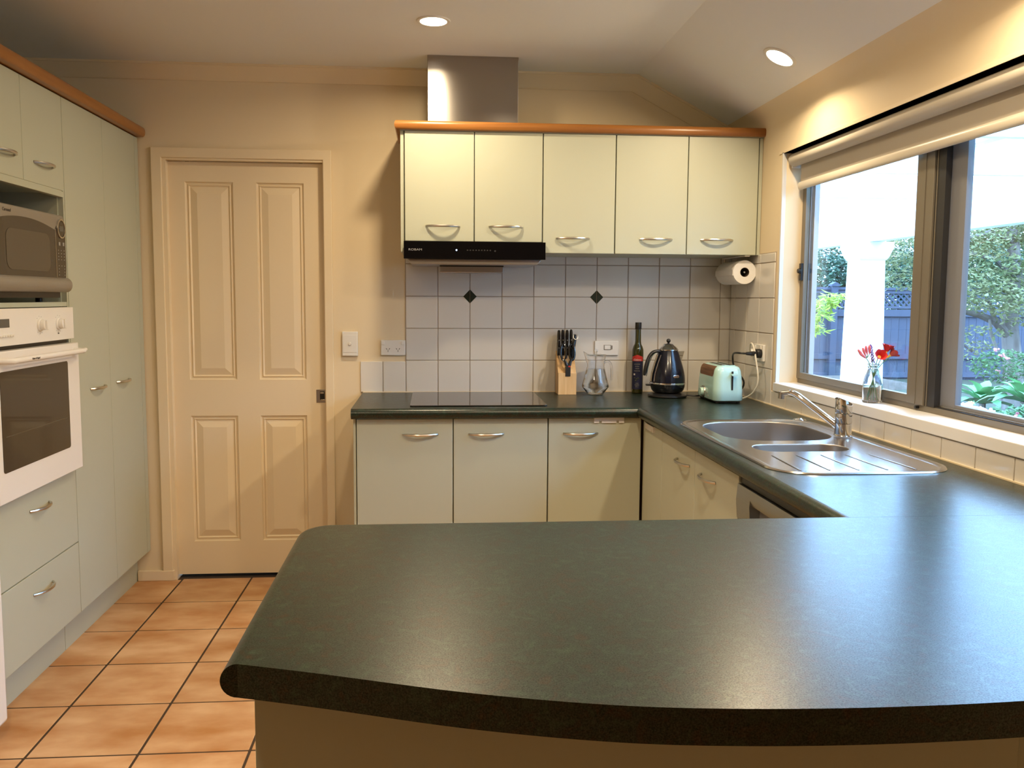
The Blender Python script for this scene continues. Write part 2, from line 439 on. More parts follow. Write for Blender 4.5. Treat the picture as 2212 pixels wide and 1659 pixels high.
# ceiling: flat part and raked part
cl = MB().prism([(XLW-.1, ZC), (RX, ZC), (XR+.03, zslope(XR+.03)), (XR+.03, zslope(XR+.03)+.1), (RX, ZC+.1), (XLW-.1, ZC+.1)], 'y', YR-.1, .04)
cl = struct(cl.build('ceiling', m_ceil, origin=(0, -2, ZC), smooth=5), 'ceiling, flat then raking down to the window wall')

# cornice on the back wall, following the rake
def cornice():
    mb = MB()
    # profile: (drop from ceiling, projection)
    pr = [(.066, 0), (.066, .004), (.058, .012), (.034, .026), (.018, .044), (.010, .050), (.010, .056), (0, .056), (0, 0)]
    sl = math.atan(SL)
    def sect(x, z, dirn):  # dirn: drop direction in the x-z plane
        return [(x+dirn[0]*d, -p+.0055, z+dirn[1]*d) for d, p in pr]
    half = sl/2
    mit = (-math.sin(half)/math.cos(half), -1)
    secs = [sect(XLW, ZC, (0, -1)), sect(RX, ZC, mit), sect(XR, zslope(XR), (-SL*0-math.tan(half), -1))]
    secs[2] = [(XR, -p+.0055, zslope(XR)-d/math.cos(sl)) for d, p in pr]
    mb.loft(secs)
    return mb
struct(cornice().build('trim_1', m_trim, origin=(0, 0, ZC), smooth=40), 'coved cornice along the back wall and up the rake')
# small cove where the raked ceiling meets the window wall
pts = []
for i in range(9):
    t = i/8; pts.append((XR-.05*(1-t)**2, zslope(XR)+.05*SL*(1-t)**2-.05*t*t))
zr = zslope(XR)
cov = [(XR-.06, zr+.06*SL+.003)]+[(XR-.06*(1-t)**2, zr+.06*SL*(1-t)**2-.055*t*t) for t in [i/8 for i in range(9)]]+[(XR+.004, zr-.055), (XR+.004, zr+.01)]
struct(MB().prism(cov, 'y', YR, -.002).build('trim_2', m_wall, origin=(XR, -2, zr), smooth=60), 'plaster cove between raked ceiling and window wall')

# door frame, cavity sliding door
dj = MB().prism([(DX0-.002, 0), (DX0-.002, DZ+.006), (DX1+.002, DZ+.006), (DX1+.002, 0), (-.374, 0), (-.374, 1.936), (-1.069, 1.936), (-1.069, 0)], 'y', -.002, .118)
struct(dj.build('trim_3', m_trim, origin=(-.72, .05, 0), smooth=0), 'painted door jamb lining')
ar = MB().prism([(-1.132, 0), (-1.132, 1.990), (-.333, 1.990), (-.333, 0), (-.371, 0), (-.371, 1.945), (-1.086, 1.945), (-1.086, 0)], 'y', -.010, .0058)
struct(ar.build('trim_4', m_trim, origin=(-.72, 0, 0), bevel=.003, smooth=0), 'flat painted architrave around the sliding door')
YD = .032
lx0, lx1, lz0, lz1 = -1.071, -.372, .016, 1.934
cols = [(-.997, -.782), (-.679, -.464)]; rows = [(.174, .771), (.940, 1.845)]
d1 = MB()
xs = [lx0, cols[0][0], cols[0][1], cols[1][0], cols[1][1], lx1]; zs = [lz0, rows[0][0], rows[0][1], rows[1][0], rows[1][1], lz1]
for i in range(5):
    for j in range(5):
        if i in (1, 3) and j in (1, 3): continue
        d1.add([(xs[i], YD, zs[j]), (xs[i+1], YD, zs[j]), (xs[i+1], YD, zs[j+1]), (xs[i], YD, zs[j+1])], [(0, 1, 2, 3)])
d1.box(lx0, lx1, YD+.022, YD+.036, lz0, lz1)
for (a, b, c, e) in ((lx0, lx0, lz0, lz1), (lx1, lx1, lz0, lz1)):
    d1.add([(a, YD, lz0), (a, YD+.03, lz0), (a, YD+.03, lz1), (a, YD, lz1)], [(0, 1, 2, 3)])
d1.add([(lx0, YD, lz0), (lx1, YD, lz0), (lx1, YD+.03, lz0), (lx0, YD+.03, lz0)], [(0, 1, 2, 3)])
d1.add([(lx0, YD, lz1), (lx1, YD, lz1), (lx1, YD+.03, lz1), (lx0, YD+.03, lz1)], [(0, 1, 2, 3)])
door = struct(d1.build('door_1', m_trim, origin=((lx0+lx1)/2, YD, lz0), recalc=False, smooth=0), 'cream four panel sliding door')
for (a, b) in cols:
    for (c, e) in rows:
        p = MB(); lp = []
        for ins, dep in ((0, 0), (.004, .0085), (.010, .0105), (.016, .0045), (.022, .0115), (.052, .0015), (.054, .001)):
            lp.append([(a+ins, YD+dep, c+ins), (b-ins, YD+dep, c+ins), (b-ins, YD+dep, e-ins), (a+ins, YD+dep, e-ins)])
        p.loft(lp, cap0=False); p.build('panel', m_trim, door, recalc=False, smooth=0)
lk = MB(); lk.box(-.419, -.373, YD-.003, YD+.001, .831, .893).build('lock_plate', m_steel, door, bevel=.001)
MB().box(-.403, -.381, YD-.0045, YD-.002, .845, .885).build('lock_recess', m_black, door, bevel=.001)
MB().box(-.401, -.384, YD-.007, YD-.004, .874, .882).build('lock_snib', m_chrome, door, bevel=.001)
MB().box(-.399, -.377, YD-.007, YD-.004, .840, .848).build('lock_snib', m_chrome, door, bevel=.001)
MB().box(DX0, DX1, .11, .118, .0, 2.0).build('cavity_lining', m_gap, door)
for x in (-.985, -.476): MB().box(x-.008, x+.008, YD+.002, YD+.014, lz1, lz1+.004).build('track_hanger', m_black, door)
struct(MB().box(-1.247, -1.08, -.014, .006, 0, .048).build('baseboard_back', m_trim, bevel=.003), 'low cream skirting beside the tall cabinet')

# ------------------------------------------------------------------ window
XF = 1.648
win = empty('window_1', (XF, -1.5, .98)); struct(win, 'bronze aluminium sliding window above the sink')
# painted reveal lining: jamb (splayed), head, sill board
rv = MB()
rv.add([(XR-.003, -.563, .981), (XR-.003, -.574, .981), (XF, -.541, .981), (XF, -.527, .981), (XR-.003, -.563, 1.925), (XR-.003, -.574, 1.925), (XF, -.541, 1.925), (XF, -.527, 1.925)],
       [(0,3,2,1),(4,5,6,7),(0,1,5,4),(1,2,6,5),(2,3,7,6),(3,0,4,7)])
rv.build('reveal_jamb', m_white, win, bevel=.001)
MB().box(XR-.003, XF, WY1, -.53, 1.9205, 1.932).build('reveal_head', m_trim, win)
MB().box(XR-.012, XF+.044, WY1, -.566, .9455, .9813).build('window_sill', m_white, win, bevel=.003)
MB().box(XF, XF+.044, -.5655, -.52, .9455, .9805).build('sill_packer', m_white, win)
# outer frame
fr = MB()
fr.box(XF, XF+.045, -.566, -.527, .981, 1.93); fr.box(XF, XF+.045, WY1, -.566, .981, 1.001); fr.box(XF, XF+.045, WY1, -.566, 1.895, 1.93)
fr.build('frame', m_alu, win, bevel=.0015)
# left sash (inner track)
sf = MB()
sf.box(XF-.006, XF+.012, -.600, -.566, 1.001, 1.893); sf.box(XF-.006, XF+.012, -1.412, -.600, 1.001, 1.026); sf.box(XF-.006, XF+.012, -1.412, -.600, 1.868, 1.893)
sf.box(XF-.008, XF+.012, -1.505, -1.412, 1.001, 1.893)
sf.build('sash', m_alu, win, bevel=.0012)
MB().box(XF-.010, XF-.005, -1.463, -1.457, 1.002, 1.892).build('sash_rib', m_alu, win)
MB().box(XF+.003, XF+.007, -1.415, -.600, 1.022, 1.872).build('pane', m_pane, win)
MB().box(XF+.0125, XF+.028, -.602, -.566, 1.001, 1.893).build('outer_jamb', m_alud, win)  # bronze jamb coloured dark for the shade it stands in
MB().box(XF+.0128, XF+.016, -.604, -.600, 1.022, 1.872).build('glazing_bead', m_alul, win)
# dark interlock and right sash (outer track)
MB().box(XF-.002, XF+.016, -1.556, -1.505, 1.001, 1.893).build('interlock_seal', m_alud, win)
MB().box(XF-.004, XF+.001, -1.517, -1.513, 1.001, 1.893).build('interlock_rib', m_alu, win)
so = MB(); so.box(XF+.018, XF+.038, -1.628, -1.545, 1.001, 1.893); so.box(XF+.018, XF+.038, WY1+.03, -1.628, 1.001, 1.018); so.box(XF+.018, XF+.038, WY1+.03, -1.628, 1.872, 1.893)
so.build('sash', m_alul, win, bevel=.0012)
MB().box(XF+.010, XF+.015, WY1, -1.556, 1.001, 1.008).build('track_rail', m_nickel, win)
MB().box(XF+.001, XF+.009, WY1, -1.556, 1.001, 1.004).build('track_groove', m_black, win)
MB().box(XF+.026, XF+.030, WY1+.03, -1.625, 1.016, 1.876).build('pane', m_pane, win)
# outside lining, light
ol = MB(); ol.box(XF+.0285, XF+.050, -.606, -.527, .97, 1.95); ol.box(XF+.0455, XF+.060, WY1, -.606, .93, .978); ol.box(XF+.0455, XF+.060, WY1, -.606, 1.91, 1.97)
ol.build('outside_facing', mat('outside_facing_paint', (.55, .56, .60), .5), win, bevel=.002)
# latch on the jamb, drain plug
lt = MB().box(XF-.016, XF-.006, -.597, -.578, 1.405, 1.475); lt.cyl((XF-.016, -.588, 1.444), (XF-.026, -.588, 1.444), .011, .009, 12)
lt.build('latch', m_black, win, bevel=.001)
MB().cyl((XF-.012, -1.47, .992), (XF+.0, -1.47, .992), .005, .005, 10).build('drain_plug', m_black, win)

# roller blind
BX = 1.592; by0, by1 = -.590, -2.72
bl = thing('roller_blind', (BX, -1.6, 1.78), 'rolled-up beige roller blind across the top of the window', 'blind')
MB().cyl((BX, by0, 1.891), (BX, by1, 1.891), .0265, None, 32).build('roll', m_blind, bl)
sh = MB()
sh.box(BX+.0235, BX+.0255, by0-.012, by1, 1.795, 1.89); sh.build('fabric_drop', m_blind, bl)
br = MB(); br.loft([[(BX+.0245+.0085*math.cos(t), yy, 1.787+.0165*math.sin(t)) for t in [2*math.pi*i/20 for i in range(20)]] for yy in (by0-.002, by1)])
br.build('bottom_bar', m_blindb, bl)
for yy in (by0+.012,): MB().box(BX-.006, BX+.03, yy-.004, yy+.004, 1.86, 1.918).build('bracket', m_wplas, bl, bevel=.002)
MB().cyl((BX, by0+.010, 1.891), (BX, by0, 1.891), .012, None, 16).build('roll_plug', m_wplas, bl)

# ------------------------------------------------------------------ downlights
def downlight(x, y, on_slope, label, k=1.0):
    z = zslope(x) if on_slope else ZC
    n = Vector((-SL, 0, -1)).normalized() if on_slope else Vector((0, 0, -1))
    o = thing('downlight', (x, y, z), label, 'downlight', 'recessed ceiling downlights')
    q = n.to_track_quat('Z', 'Y').to_matrix()
    def T(mb):
        mb.v = [tuple(q @ Vector(p)+Vector((x, y, z))) for p in mb.v]; return mb
    T(MB().lathe([(.049, .0005), (.050, .004), (.056, .0055), (.062, .004), (.064, .0), (.064, -.004), (.049, -.004)], n=40, close=True)).build('trim_ring', m_wplas, o)
    T(MB().lathe([(.0, .0012), (.025, .0022), (.044, .0016), (.0492, .0004)], n=40)).build('diffuser', emitmat('lamp_diffuser', (1.0, .86, .66), 40), o)
    li = D.lights.new('downlight_lamp', 'AREA'); li.shape = 'DISK'; li.size = .092; li.energy = LAMP_W*k; li.color = LAMP_C; li.spread = math.radians(LAMP_SPREAD)
    lo = D.objects.new('downlight_lamp', li); COL.objects.link(lo); lo.parent = o
    lo.matrix_local = Matrix.Translation(n*.008) @ (-n).to_track_quat('Z', 'Y').to_matrix().to_4x4()
    return o
downlight(.130, -.722, False, 'lit round downlight in the flat ceiling above the range hood', .8)
downlight(1.372, -.945, True, 'lit round downlight in the raked ceiling by the window', .75)
downlight(.60, -2.35, False, 'round downlight out of view above the peninsula', 1.2)
downlight(-.50, -3.05, False, 'unseen fill downlight added over the walkway left of the peninsula', 1.35)  # added fill lamp, brightens the floor, door and left cabinets
downlight(1.372, -2.12, True, 'round downlight out of view in the raked ceiling over the peninsula end', .75)

# ------------------------------------------------------------------ handles
def bow(p0, p1, out, parent, drop=0):
    """bow handle from p0 to p1 bulging towards out"""
    p0 = Vector(p0); p1 = Vector(p1); o = Vector(out); pts = []; rs = []
    for i in range(17):
        t = i/16; s = 1-(2*t-1)**2; s = s**.75
        pts.append(p0.lerp(p1, t)+o*(.027*s)+Vector((0, 0, drop))); rs.append(.0046+.0012*s)
    h = MB().tube(pts, rs, 8, flat=.8, up=(0, 0, 1))
    return h.build('handle', m_nickel, parent)

def door_panel(parent, name, x0, x1, y0, y1, z0, z1, material=None, bev=.0018):
    return MB().box(x0, x1, y0, y1, z0, z1).build(name, material or m_lam, parent, bevel=bev)

# ------------------------------------------------------------------ left tall cabinets
XL = -1.187
pan = thing('pantry_cabinet', (-1.5, -.40, 0), 'tall pale sage pantry cabinet with two full-height doors beside the sliding door', 'cabinet')
MB().box(XLW+.01, XL-.02, -.800, -.002, .145, 2.03).build('carcass', m_lam, pan)
MB().box(XL-.020, XL, -.046, -.004, .147, 2.028).build('filler_strip', m_lam, pan, bevel=.001)
for a, b, hy in ((-.0485, -.4255, (-.22, -.362)), (-.4275, -.8005, (-.495, -.637))):
    d = door_panel(pan, 'door', XL-.019, XL, b, a, .147, 2.028)
    bow((XL, hy[0], .968), (XL, hy[1], .968), (1, 0, 0), d)
MB().box(XL-.075, XL-.063, -.800, -.002, 0, .143).build('kickboard', m_lam, pan)

tw = thing('oven_tower', (-1.5, -1.11, 0), 'pale sage oven tower with overhead doors, open microwave shelf and two drawers', 'cabinet')
ty0, ty1 = -.803, -1.420
tm = MB()
tm.box(XLW+.01, XL-.02, ty0-.016, ty0, .145, 2.03); tm.box(XLW+.01, XL-.02, ty1, ty1+.016, .145, 2.03)
tm.box(XLW+.01, XL-.02, ty1, ty0, .145, .70); tm.box(XLW+.01, XLW+.03, ty1, ty0, .7, 2.03)
tm.build('carcass', m_lam, tw)
MB().box(XLW+.01, XL-.002, ty1+.016, ty0-.016, 1.689, 2.028).build('overhead_box', m_lam, tw)
MB().box(XLW+.01, XL-.002, ty1+.016, ty0-.004, 1.287, 1.303).build('shelf', m_lam, tw, bevel=.001)
MB().box(XLW+.012, XL-.001, ty1, ty1+.016, 1.29, 1.70).build('side_edge', m_lam, tw)
MB().box(XL-.02, XL-.001, ty0-.012, ty0-.001, .70, 1.70).build('side_edge', m_lam, tw)
MB().box(XL-.02, XL-.0005, ty1+.001, ty0-.001, 1.674, 1.694).build('lower_rail', m_lam, tw, bevel=.001)
for a, b, hy in ((ty0-.0005, -1.110, (-.893, -1.035)), (-1.112, ty1, (-1.165, -1.307))):
    d = door_panel(tw, 'overhead_door', XL-.019, XL, b, a, 1.697, 2.028)
    bow((XL, hy[0], 1.766), (XL, hy[1], 1.766), (1, 0, 0), d)
for z0, z1, hz in ((.418, .692, .622), (.147, .414, .342)):
    d = door_panel(tw, 'drawer_front', XL-.019, XL, ty1, ty0-.0005, z0, z1)
    bow((XL, -1.030, hz), (XL, -1.172, hz), (1, 0, 0), d)
MB().box(XL-.075, XL-.063, ty1, ty0, 0, .143).build('kickboard', m_lam, tw)

def trim_moulding(path, zc, h, material, parent, w=.022):
    """rounded rail swept round a run of cabinets; path = list of (x,y), outward to the right of travel"""
    prof = []
    for i in range(13):
        t = -math.pi/2+math.pi*i/12; prof.append((w*.5+w*.5*math.cos(t), h/2*math.sin(t)))
    prof = [(-w*.9, -h/2)]+prof+[(-w*.9, h/2)]
    P = [Vector((x, y)) for x, y in path]; nrm = []
    for i in range(len(P)):
        ds = []
        if i: ds.append((P[i]-P[i-1]).normalized())
        if i < len(P)-1: ds.append((P[i+1]-P[i]).normalized())
        ns = [Vector((d.y, -d.x)) for d in ds]; n = sum(ns, Vector((0, 0))); n.normalize(); n /= n.dot(ns[0]); nrm.append(n)
    loops = [[(P[i].x+nrm[i].x*o, P[i].y+nrm[i].y*o, zc+z) for o, z in prof] for i in range(len(P))]
    return MB().loft(loops).build('rail', material, parent, smooth=50)
lc = thing('cabinet_cornice', (-1.5, -.7, 2.032), 'honey timber cornice rail along the top of the tall cabinets', 'cornice')
trim_moulding([(XL+.012, -1.44), (XL+.012, -.006)], 2.053, .042, m_timber_y, lc, .024)
MB().box(XLW+.01, XL+.005, -1.44, -.006, 2.033, 2.040).build('top_board', m_lam, lc)

# fridge corner at the frame edge
fr_ = thing('refrigerator', (-1.5, -1.78, 0), 'white refrigerator next to the oven tower, only its lower door edge in view', 'refrigerator')
MB().box(XLW+.03, -1.235, -2.12, -1.452, .05, 1.66).build('body', m_enamel, fr_, bevel=.006)
MB().box(-1.232, -1.150, -2.12, -1.445, .050, .60).build('freezer_door', m_enamel, fr_, bevel=.012, seg=3)
MB().box(-1.232, -1.150, -2.12, -1.445, .61, 1.66).build('fridge_door', m_enamel, fr_, bevel=.012, seg=3)
MB().box(XLW+.05, -1.25, -2.10, -1.47, .0, .05).build('plinth', m_black, fr_)

# ------------------------------------------------------------------ microwave
mw = thing('microwave', (-1.36, -1.135, 1.303), 'silver-grey microwave oven with dark window on the open shelf', 'microwave')
MX = -1.158; my0, my1 = -.884, -1.398
MB().box(-1.60, MX-.03, my1+.004, my0-.004, 1.322, 1.600).build('case', m_mwsilver, mw, bevel=.006)
MB().box(MX-.03, MX, my1, my0, 1.338, 1.603).build('front_frame', m_mwsilver, mw, bevel=.010, seg=3)
def yz_face(poly, x0, x1): return MB().prism(poly, 'x', x0, x1)
# arched dark door film
yl, yr = my1+.018, -.968
arch = []
n = 14
for i in range(n+1):
    t = i/n; arch.append((yl+(yr-yl)*t, 1.552+.022*(1-(2*t-1)**2)-.004*t))
for i in range(n+1):
    t = 1-i/n; arch.append((yl+(yr-yl)*t, 1.385-.016*(1-(2*t-1)**2)))
dr = yz_face(arch, MX-.001, MX+.002).build('door_film', m_mwglass, mw, bevel=.0006)
yz_face(rrect((yl+yr)/2+.01, 1.468, .30, .125, .03), MX+.0015, MX+.003).build('window', m_mwin, dr)
yz_face([(yr+.002, 1.548), (yr+.002, 1.388), (my0-.008, 1.388), (my0-.004, 1.42), (my0-.004, 1.56), (yr+.02, 1.57)], MX-.001, MX+.002).build('control_panel', m_mwglass, mw)
MB().box(MX+.001, MX+.003, yr-.001, yr+.002, 1.388, 1.552).build('panel_seam', m_nickel, mw)
ro = MB(); c = Vector((0, -.923, 1.555))
ring = lambda r0, r1, x0, x1: MB().add([(x, c.y+r*math.cos(2*math.pi*i/28), c.z+r*1.05*math.sin(2*math.pi*i/28)) for x, r in ((x0, r1), (x1, r1), (x1, r0), (x0, r0)) for i in range(28)], [(k*28+i, k*28+(i+1) % 28, ((k+1) % 4)*28+(i+1) % 28, ((k+1) % 4)*28+i) for k in range(4) for i in range(28)])
ring(.027, .0315, MX, MX+.006).build('dial_ring', m_nickel, mw)
MB().cyl((MX, c.y, c.z), (MX+.0045, c.y, c.z), .027, None, 28).build('dial_face', m_mwglass, mw)
MB().box(MX+.0045, MX+.0052, c.y-.015, c.y+.015, c.z-.009, c.z+.009).build('display', m_screen, mw)
for k in range(2): MB().box(MX+.002, MX+.0032, -.944+k*.032, -.932+k*.032, 1.497, 1.509).build('button', m_print, mw)
for r in range(9):
    for k in range(3):
        if r in (4,) or (r > 5 and k == 1): continue
        MB().box(MX+.002, MX+.0027, -.950+k*.0225, -.945+k*.0225, 1.479-r*.0105, 1.482-r*.0105).build('button', m_print, mw)
# bulging lower skirt
sk = MB(); loops = []
for yy, sc in ((my1-.002, 1), (my0+.004, 1), (my0+.010, .55)):
    prof = []
    for i in range(9):
        t = math.pi*i/8; prof.append((MX-.004+(.022*math.sin(t))*sc, yy, 1.3625+.0255*math.cos(t)*(1 if sc == 1 else .85)))
    loops.append([(MX-.03, yy, 1.388)]+prof+[(MX-.03, yy, 1.337)])
sk.loft(loops); sk.build('lower_skirt', m_mwsilver, mw, smooth=50)
MB().box(-1.56, MX-.012, my1+.03, my0-.03, 1.318, 1.338).build('base_vent', m_black, mw)
for yy in (-1.35, -.94):
    for xx in (-1.23, -1.54): MB().cyl((xx, yy, 1.303), (xx, yy, 1.32), .012, None, 12).build('foot', m_black, mw)
text('SHARP', .020, face_plus_x(MX+.0004, -1.375, 1.587), m_printd, mw, sx=1.15)
text('Carousel', .0145, face_plus_x(MX+.0004, -1.298, 1.584), m_printd, mw, shear=.2)

# ------------------------------------------------------------------ wall oven
ov = thing('wall_oven', (-1.4, -1.11, .70), 'white built-in wall oven with dark glass door under the microwave', 'oven')
OX = -1.163; oy0, oy1 = -.828, -1.432
MB().box(-1.7, XL-.003, oy1+.03, oy0-.0, .70, 1.284).build('body', m_black, ov)
MB().box(XL-.002, OX, oy1, oy0+.0, 1.172, 1.285).build('control_panel', m_enamel, ov, bevel=.002)
odr = MB()
dx1 = OX+.012; gy0, gy1, gz0, gz1 = -.925, -1.402, .793, 1.098
odr = MB().box(XL-.002, dx1, oy1, oy0+.004, .702, 1.158).build('oven_door', m_enamel, ov, bevel=.003)
yz_face(rrect((gy0+gy1)/2, (gz0+gz1)/2, abs(gy1-gy0), gz1-gz0, .010), dx1-.001, dx1+.0015).build('glass', m_oglass, odr)
for zz in (.9,): MB().box(dx1+.0012, dx1+.0019, gy1+.02, gy0-.02, zz, zz+.003).build('rack_line', m_mwin, odr)
hb = [(dx1+.036, -.865, 1.130)]
hp = [Vector((dx1, -.862, 1.131)), Vector((dx1+.022, -.862, 1.131)), Vector((dx1+.036, -.872, 1.131))]+[Vector((dx1+.036, -.9-.05*i, 1.131)) for i in range(10)]+[Vector((dx1+.036, -1.388, 1.131)), Vector((dx1+.022, -1.398, 1.131)), Vector((dx1, -1.398, 1.131))]
hd = MB().tube(hp, .0095, 12); hd.cyl((dx1+.030, -.872, 1.131), (dx1+.030, -.838, 1.133), .0092, .007, 12)
hd = hd.build('handle', m_enamel, odr)
text('Fisher & Paykel', .0085, face_plus_x(dx1+.0458, -1.262, 1.131), m_printd, hd)
for yy in (-1.096, -.955):
    kb = MB().cyl((OX, yy, 1.229), (OX+.006, yy, 1.229), .022, .020, 24); 
    kb.cyl((OX+.006, yy, 1.229), (OX+.020, yy, 1.229), .0175, .016, 24); kb = kb.build('knob', m_enamel, ov, bevel=.001)
    MB().box(OX+.0195, OX+.026, yy-.005, yy+.005, 1.229-.016, 1.229+.016).build('grip', m_enamel, kb, bevel=.002)
    for i in range(9):
        t = math.radians(-40+i*32); MB().box(OX, OX+.0004, yy+.029*math.sin(t)-.0016, yy+.029*math.sin(t)+.0016, 1.229+.029*math.cos(t)-.0008, 1.229+.029*math.cos(t)+.0008).build('dial_mark', m_print, ov)
MB().box(OX-.0005, OX+.0008, -1.378, -1.302, 1.228, 1.254).build('clock_display', m_screen, ov)
for i in range(6): MB().cyl((OX, -1.368+i*.0155, 1.203), (OX+.008, -1.368+i*.0155, 1.203), .0042, .0036, 10).build('clock_button', m_enamel, ov)
MB().box(OX-.0005, OX+.0006, -.962, -.952, 1.194, 1.198).build('indicator', m_printd, ov)

# ------------------------------------------------------------------ upper cabinets
YU = -.350; ZU0, ZU1 = 1.519, 2.020
def ucab(label, xs, z0, handles, endl=None, endr=None):
    o = thing('wall_cabinet', ((xs[0]+xs[-1])/2, -.17, z0), label, 'cabinet')
    a = xs[0] if endl is None else endl; b = xs[-1] if endr is None else endr
    MB().box(a, b, YU+.021, -.002, z0, ZU1).build('carcass', m_lam, o)
    for (x0, x1), hx in zip(zip(xs, xs[1:]), handles):
        d = door_panel(o, 'door', x0+.0018, x1-.0018, YU, YU+.0185, z0, ZU1)
        bow((hx, YU, z0+.063), (hx+.142, YU, z0+.063), (0, -1, 0), d)
    return o
u1 = ucab('short pair of cream overhead doors right above the range hood', [.008, .302, .5935], 1.5645, (.098, .366), endl=-.008)
MB().box(-.0085, .005, YU+.006, -.002, ZU0, ZU1).build('end_panel', m_lam, u1, bevel=.001)
u2 = ucab('single cream overhead door between the hood pair and the corner pair', [.5945, .9075], ZU0, (.655,))
u3 = ucab('pair of cream overhead doors next to the window wall', [.9085, 1.2235, 1.535], ZU0, (1.017, 1.286), endr=1.552)
MB().box(1.5385, 1.5525, YU+.004, -.002, ZU0, ZU1).build('end_panel', m_lam, u3, bevel=.001)
uc = thing('cabinet_cornice', (.77, -.18, ZU1), 'honey timber cornice rail on top of the overhead cabinets', 'cornice')
trim_moulding([(-.012, -.006), (-.012, YU-.004), (1.5535, YU-.004)], 2.0415, .036, m_timber_x, uc, .020)
MB().box(-.01, 1.5535, YU, -.004, ZU1+.001, 2.032).build('top_board', m_lam, uc)
dc = thing('exhaust_duct', (.30, -.14, 2.033), 'square stainless exhaust duct rising from the cabinet top to the ceiling', 'duct')
MB().box(.105, .4935, -.268, -.062, 2.0335, ZC-.001).build('duct_casing', m_duct, dc, bevel=.002)
MB().box(.1045, .494, -.2685, -.0615, ZC-.012, ZC-.0008).build('ceiling_flange', m_duct, dc)

# ------------------------------------------------------------------ range hood
hd_ = thing('range_hood', (.30, -.2, 1.44), 'slim range hood with glossy black front and steel underside over the cooktop', 'range hood')
HY = -.372
MB().box(.0045, .6055, HY, HY+.016, 1.489, 1.5625).build('front_panel', m_bglass, hd_, bevel=.001)
MB().prism([(.02, 1.489), (.035, 1.468), (.575, 1.468), (.59, 1.489)], 'y', -.345, -.03).build('canopy', m_steel, hd_, bevel=.002)
MB().box(.03, .58, HY+.016, -.02, 1.489, 1.5635).build('housing', m_black, hd_)
MB().box(.157, .439, -.215, -.06, 1.437, 1.4685).build('grease_tray', m_steel, hd_, bevel=.003)
for xx in (.185, .245, .350, .410): MB().box(xx-.012, xx+.012, -.2165, -.215, 1.443, 1.462).build('tray_slot', m_steel, hd_)
MB().box(.157, .439, -.217, -.2145, 1.4625, 1.4685).build('tray_lip', m_black, hd_)
text('ROBAM', .0125, face_minus_y(.053, HY-.0004, 1.527), mat('logo_print', (.30, .30, .31), .4), hd_, sx=1.35)
MB().cyl((.2265, HY-.0006, 1.5265), (.2265, HY, 1.5265), .0036, None, 14).build('power_light', emitmat('blue_led', (.45, .65, 1.0), 5), hd_)
for i in range(9): MB().box(.27+i*.012, .2765+i*.012, HY-.0004, HY, 1.524, 1.529).build('touch_mark', mat('faint_print', (.02, .02, .022), .4), hd_)
MB().cyl((.39, HY-.0006, 1.524), (.39, HY, 1.524), .004, None, 12).build('touch_mark', MATS['faint_print'], hd_)

# ------------------------------------------------------------------ base cabinets
YB = -.575; ZD = .836
def bcab(label, xs, handles, extra_left=None):
    o = thing('base_cabinet', ((xs[0]+xs[-1])/2, -.28, 0), label, 'cabinet')
    MB().box(xs[0]+.001, xs[-1]-.001, YB+.021, -.002, .13, ZB-.043).build('carcass', m_lamd, o)
    MB().box(xs[0], xs[-1], YB+.055, YB+.07, 0, .13).build('kickboard', m_lam, o)
    for (x0, x1), hx in zip(zip(xs, xs[1:]), handles):
        d = door_panel(o, 'door', x0+.002, x1-.002, YB, YB+.018, .135, ZD)
        bow((hx, YB, .773), (hx+.142, YB, .773), (0, -1, 0), d)
    return o
b1 = bcab('pair of pale sage base cupboard doors below the cooktop', [-.183, .208, .5965], (.004, .272))
MB().box(-.1945, -.1845, YB+.004, -.002, .0, ZB-.043).build('end_panel', m_lam, b1, bevel=.001)
b2 = bcab('pale sage corner base cupboard with a white plastic child lock on its door', [.5975, .9865], (.661,))
XB = .993
def rcab(label, ys, handles):
    o = thing('base_cabinet', (1.27, (ys[0]+ys[-1])/2, 0), label, 'cabinet')
    MB().box(XB+.021, XR-.002, ys[-1]+.001, ys[0]-.001, .13, ZB-.043 if len(handles) == 1 else .66).build('carcass', m_lamd, o)
    MB().box(XB+.055, XB+.07, ys[-1], ys[0], 0, .13).build('kickboard', m_lam, o)
    for (y0, y1), hy in zip(zip(ys, ys[1:]), handles):
        d = door_panel(o, 'door', XB, XB+.018, y1+.001, y0-.001, .135, .826)
        if hy: bow((XB, hy, .762), (XB, hy-.142, .762), (-1, 0, 0), d)
    return o
r1 = rcab('narrow pale sage corner door with a child lock left of the sink doors', [YB-.006, -.874], (None,))
r2 = rcab('pair of pale sage cupboard doors under the sink', [-.875, -1.283, -1.694], (-1.085, -1.355))
# child locks
def clock(label, pts, axis):
    o = thing('child_lock', pts[0], label, 'child lock')
    return o
k1 = MB()
for x0, x1, z0, z1 in ((.786, .911, .827, .838), (.786, .807, .817, .828), (.818, .879, .817, .828), (.890, .911, .817, .828)): k1.box(x0, x1, YB-.008, YB, z0, z1)
tag(k1.build('child_lock', m_wplas, smooth=0), 'white notched plastic child lock on the corner cupboard door', 'child lock')
k2 = MB()
for y0, y1, z0, z1 in ((-.640, -.765, .815, .826), (-.640, -.660, .803, .816), (-.672, -.733, .803, .816), (-.745, -.765, .803, .816)): k2.box(XB-.008, XB, y1, y0, z0, z1)
tag(k2.build('child_lock', m_wplas, smooth=0), 'white notched plastic child lock on the narrow door by the sink cupboard', 'child lock')
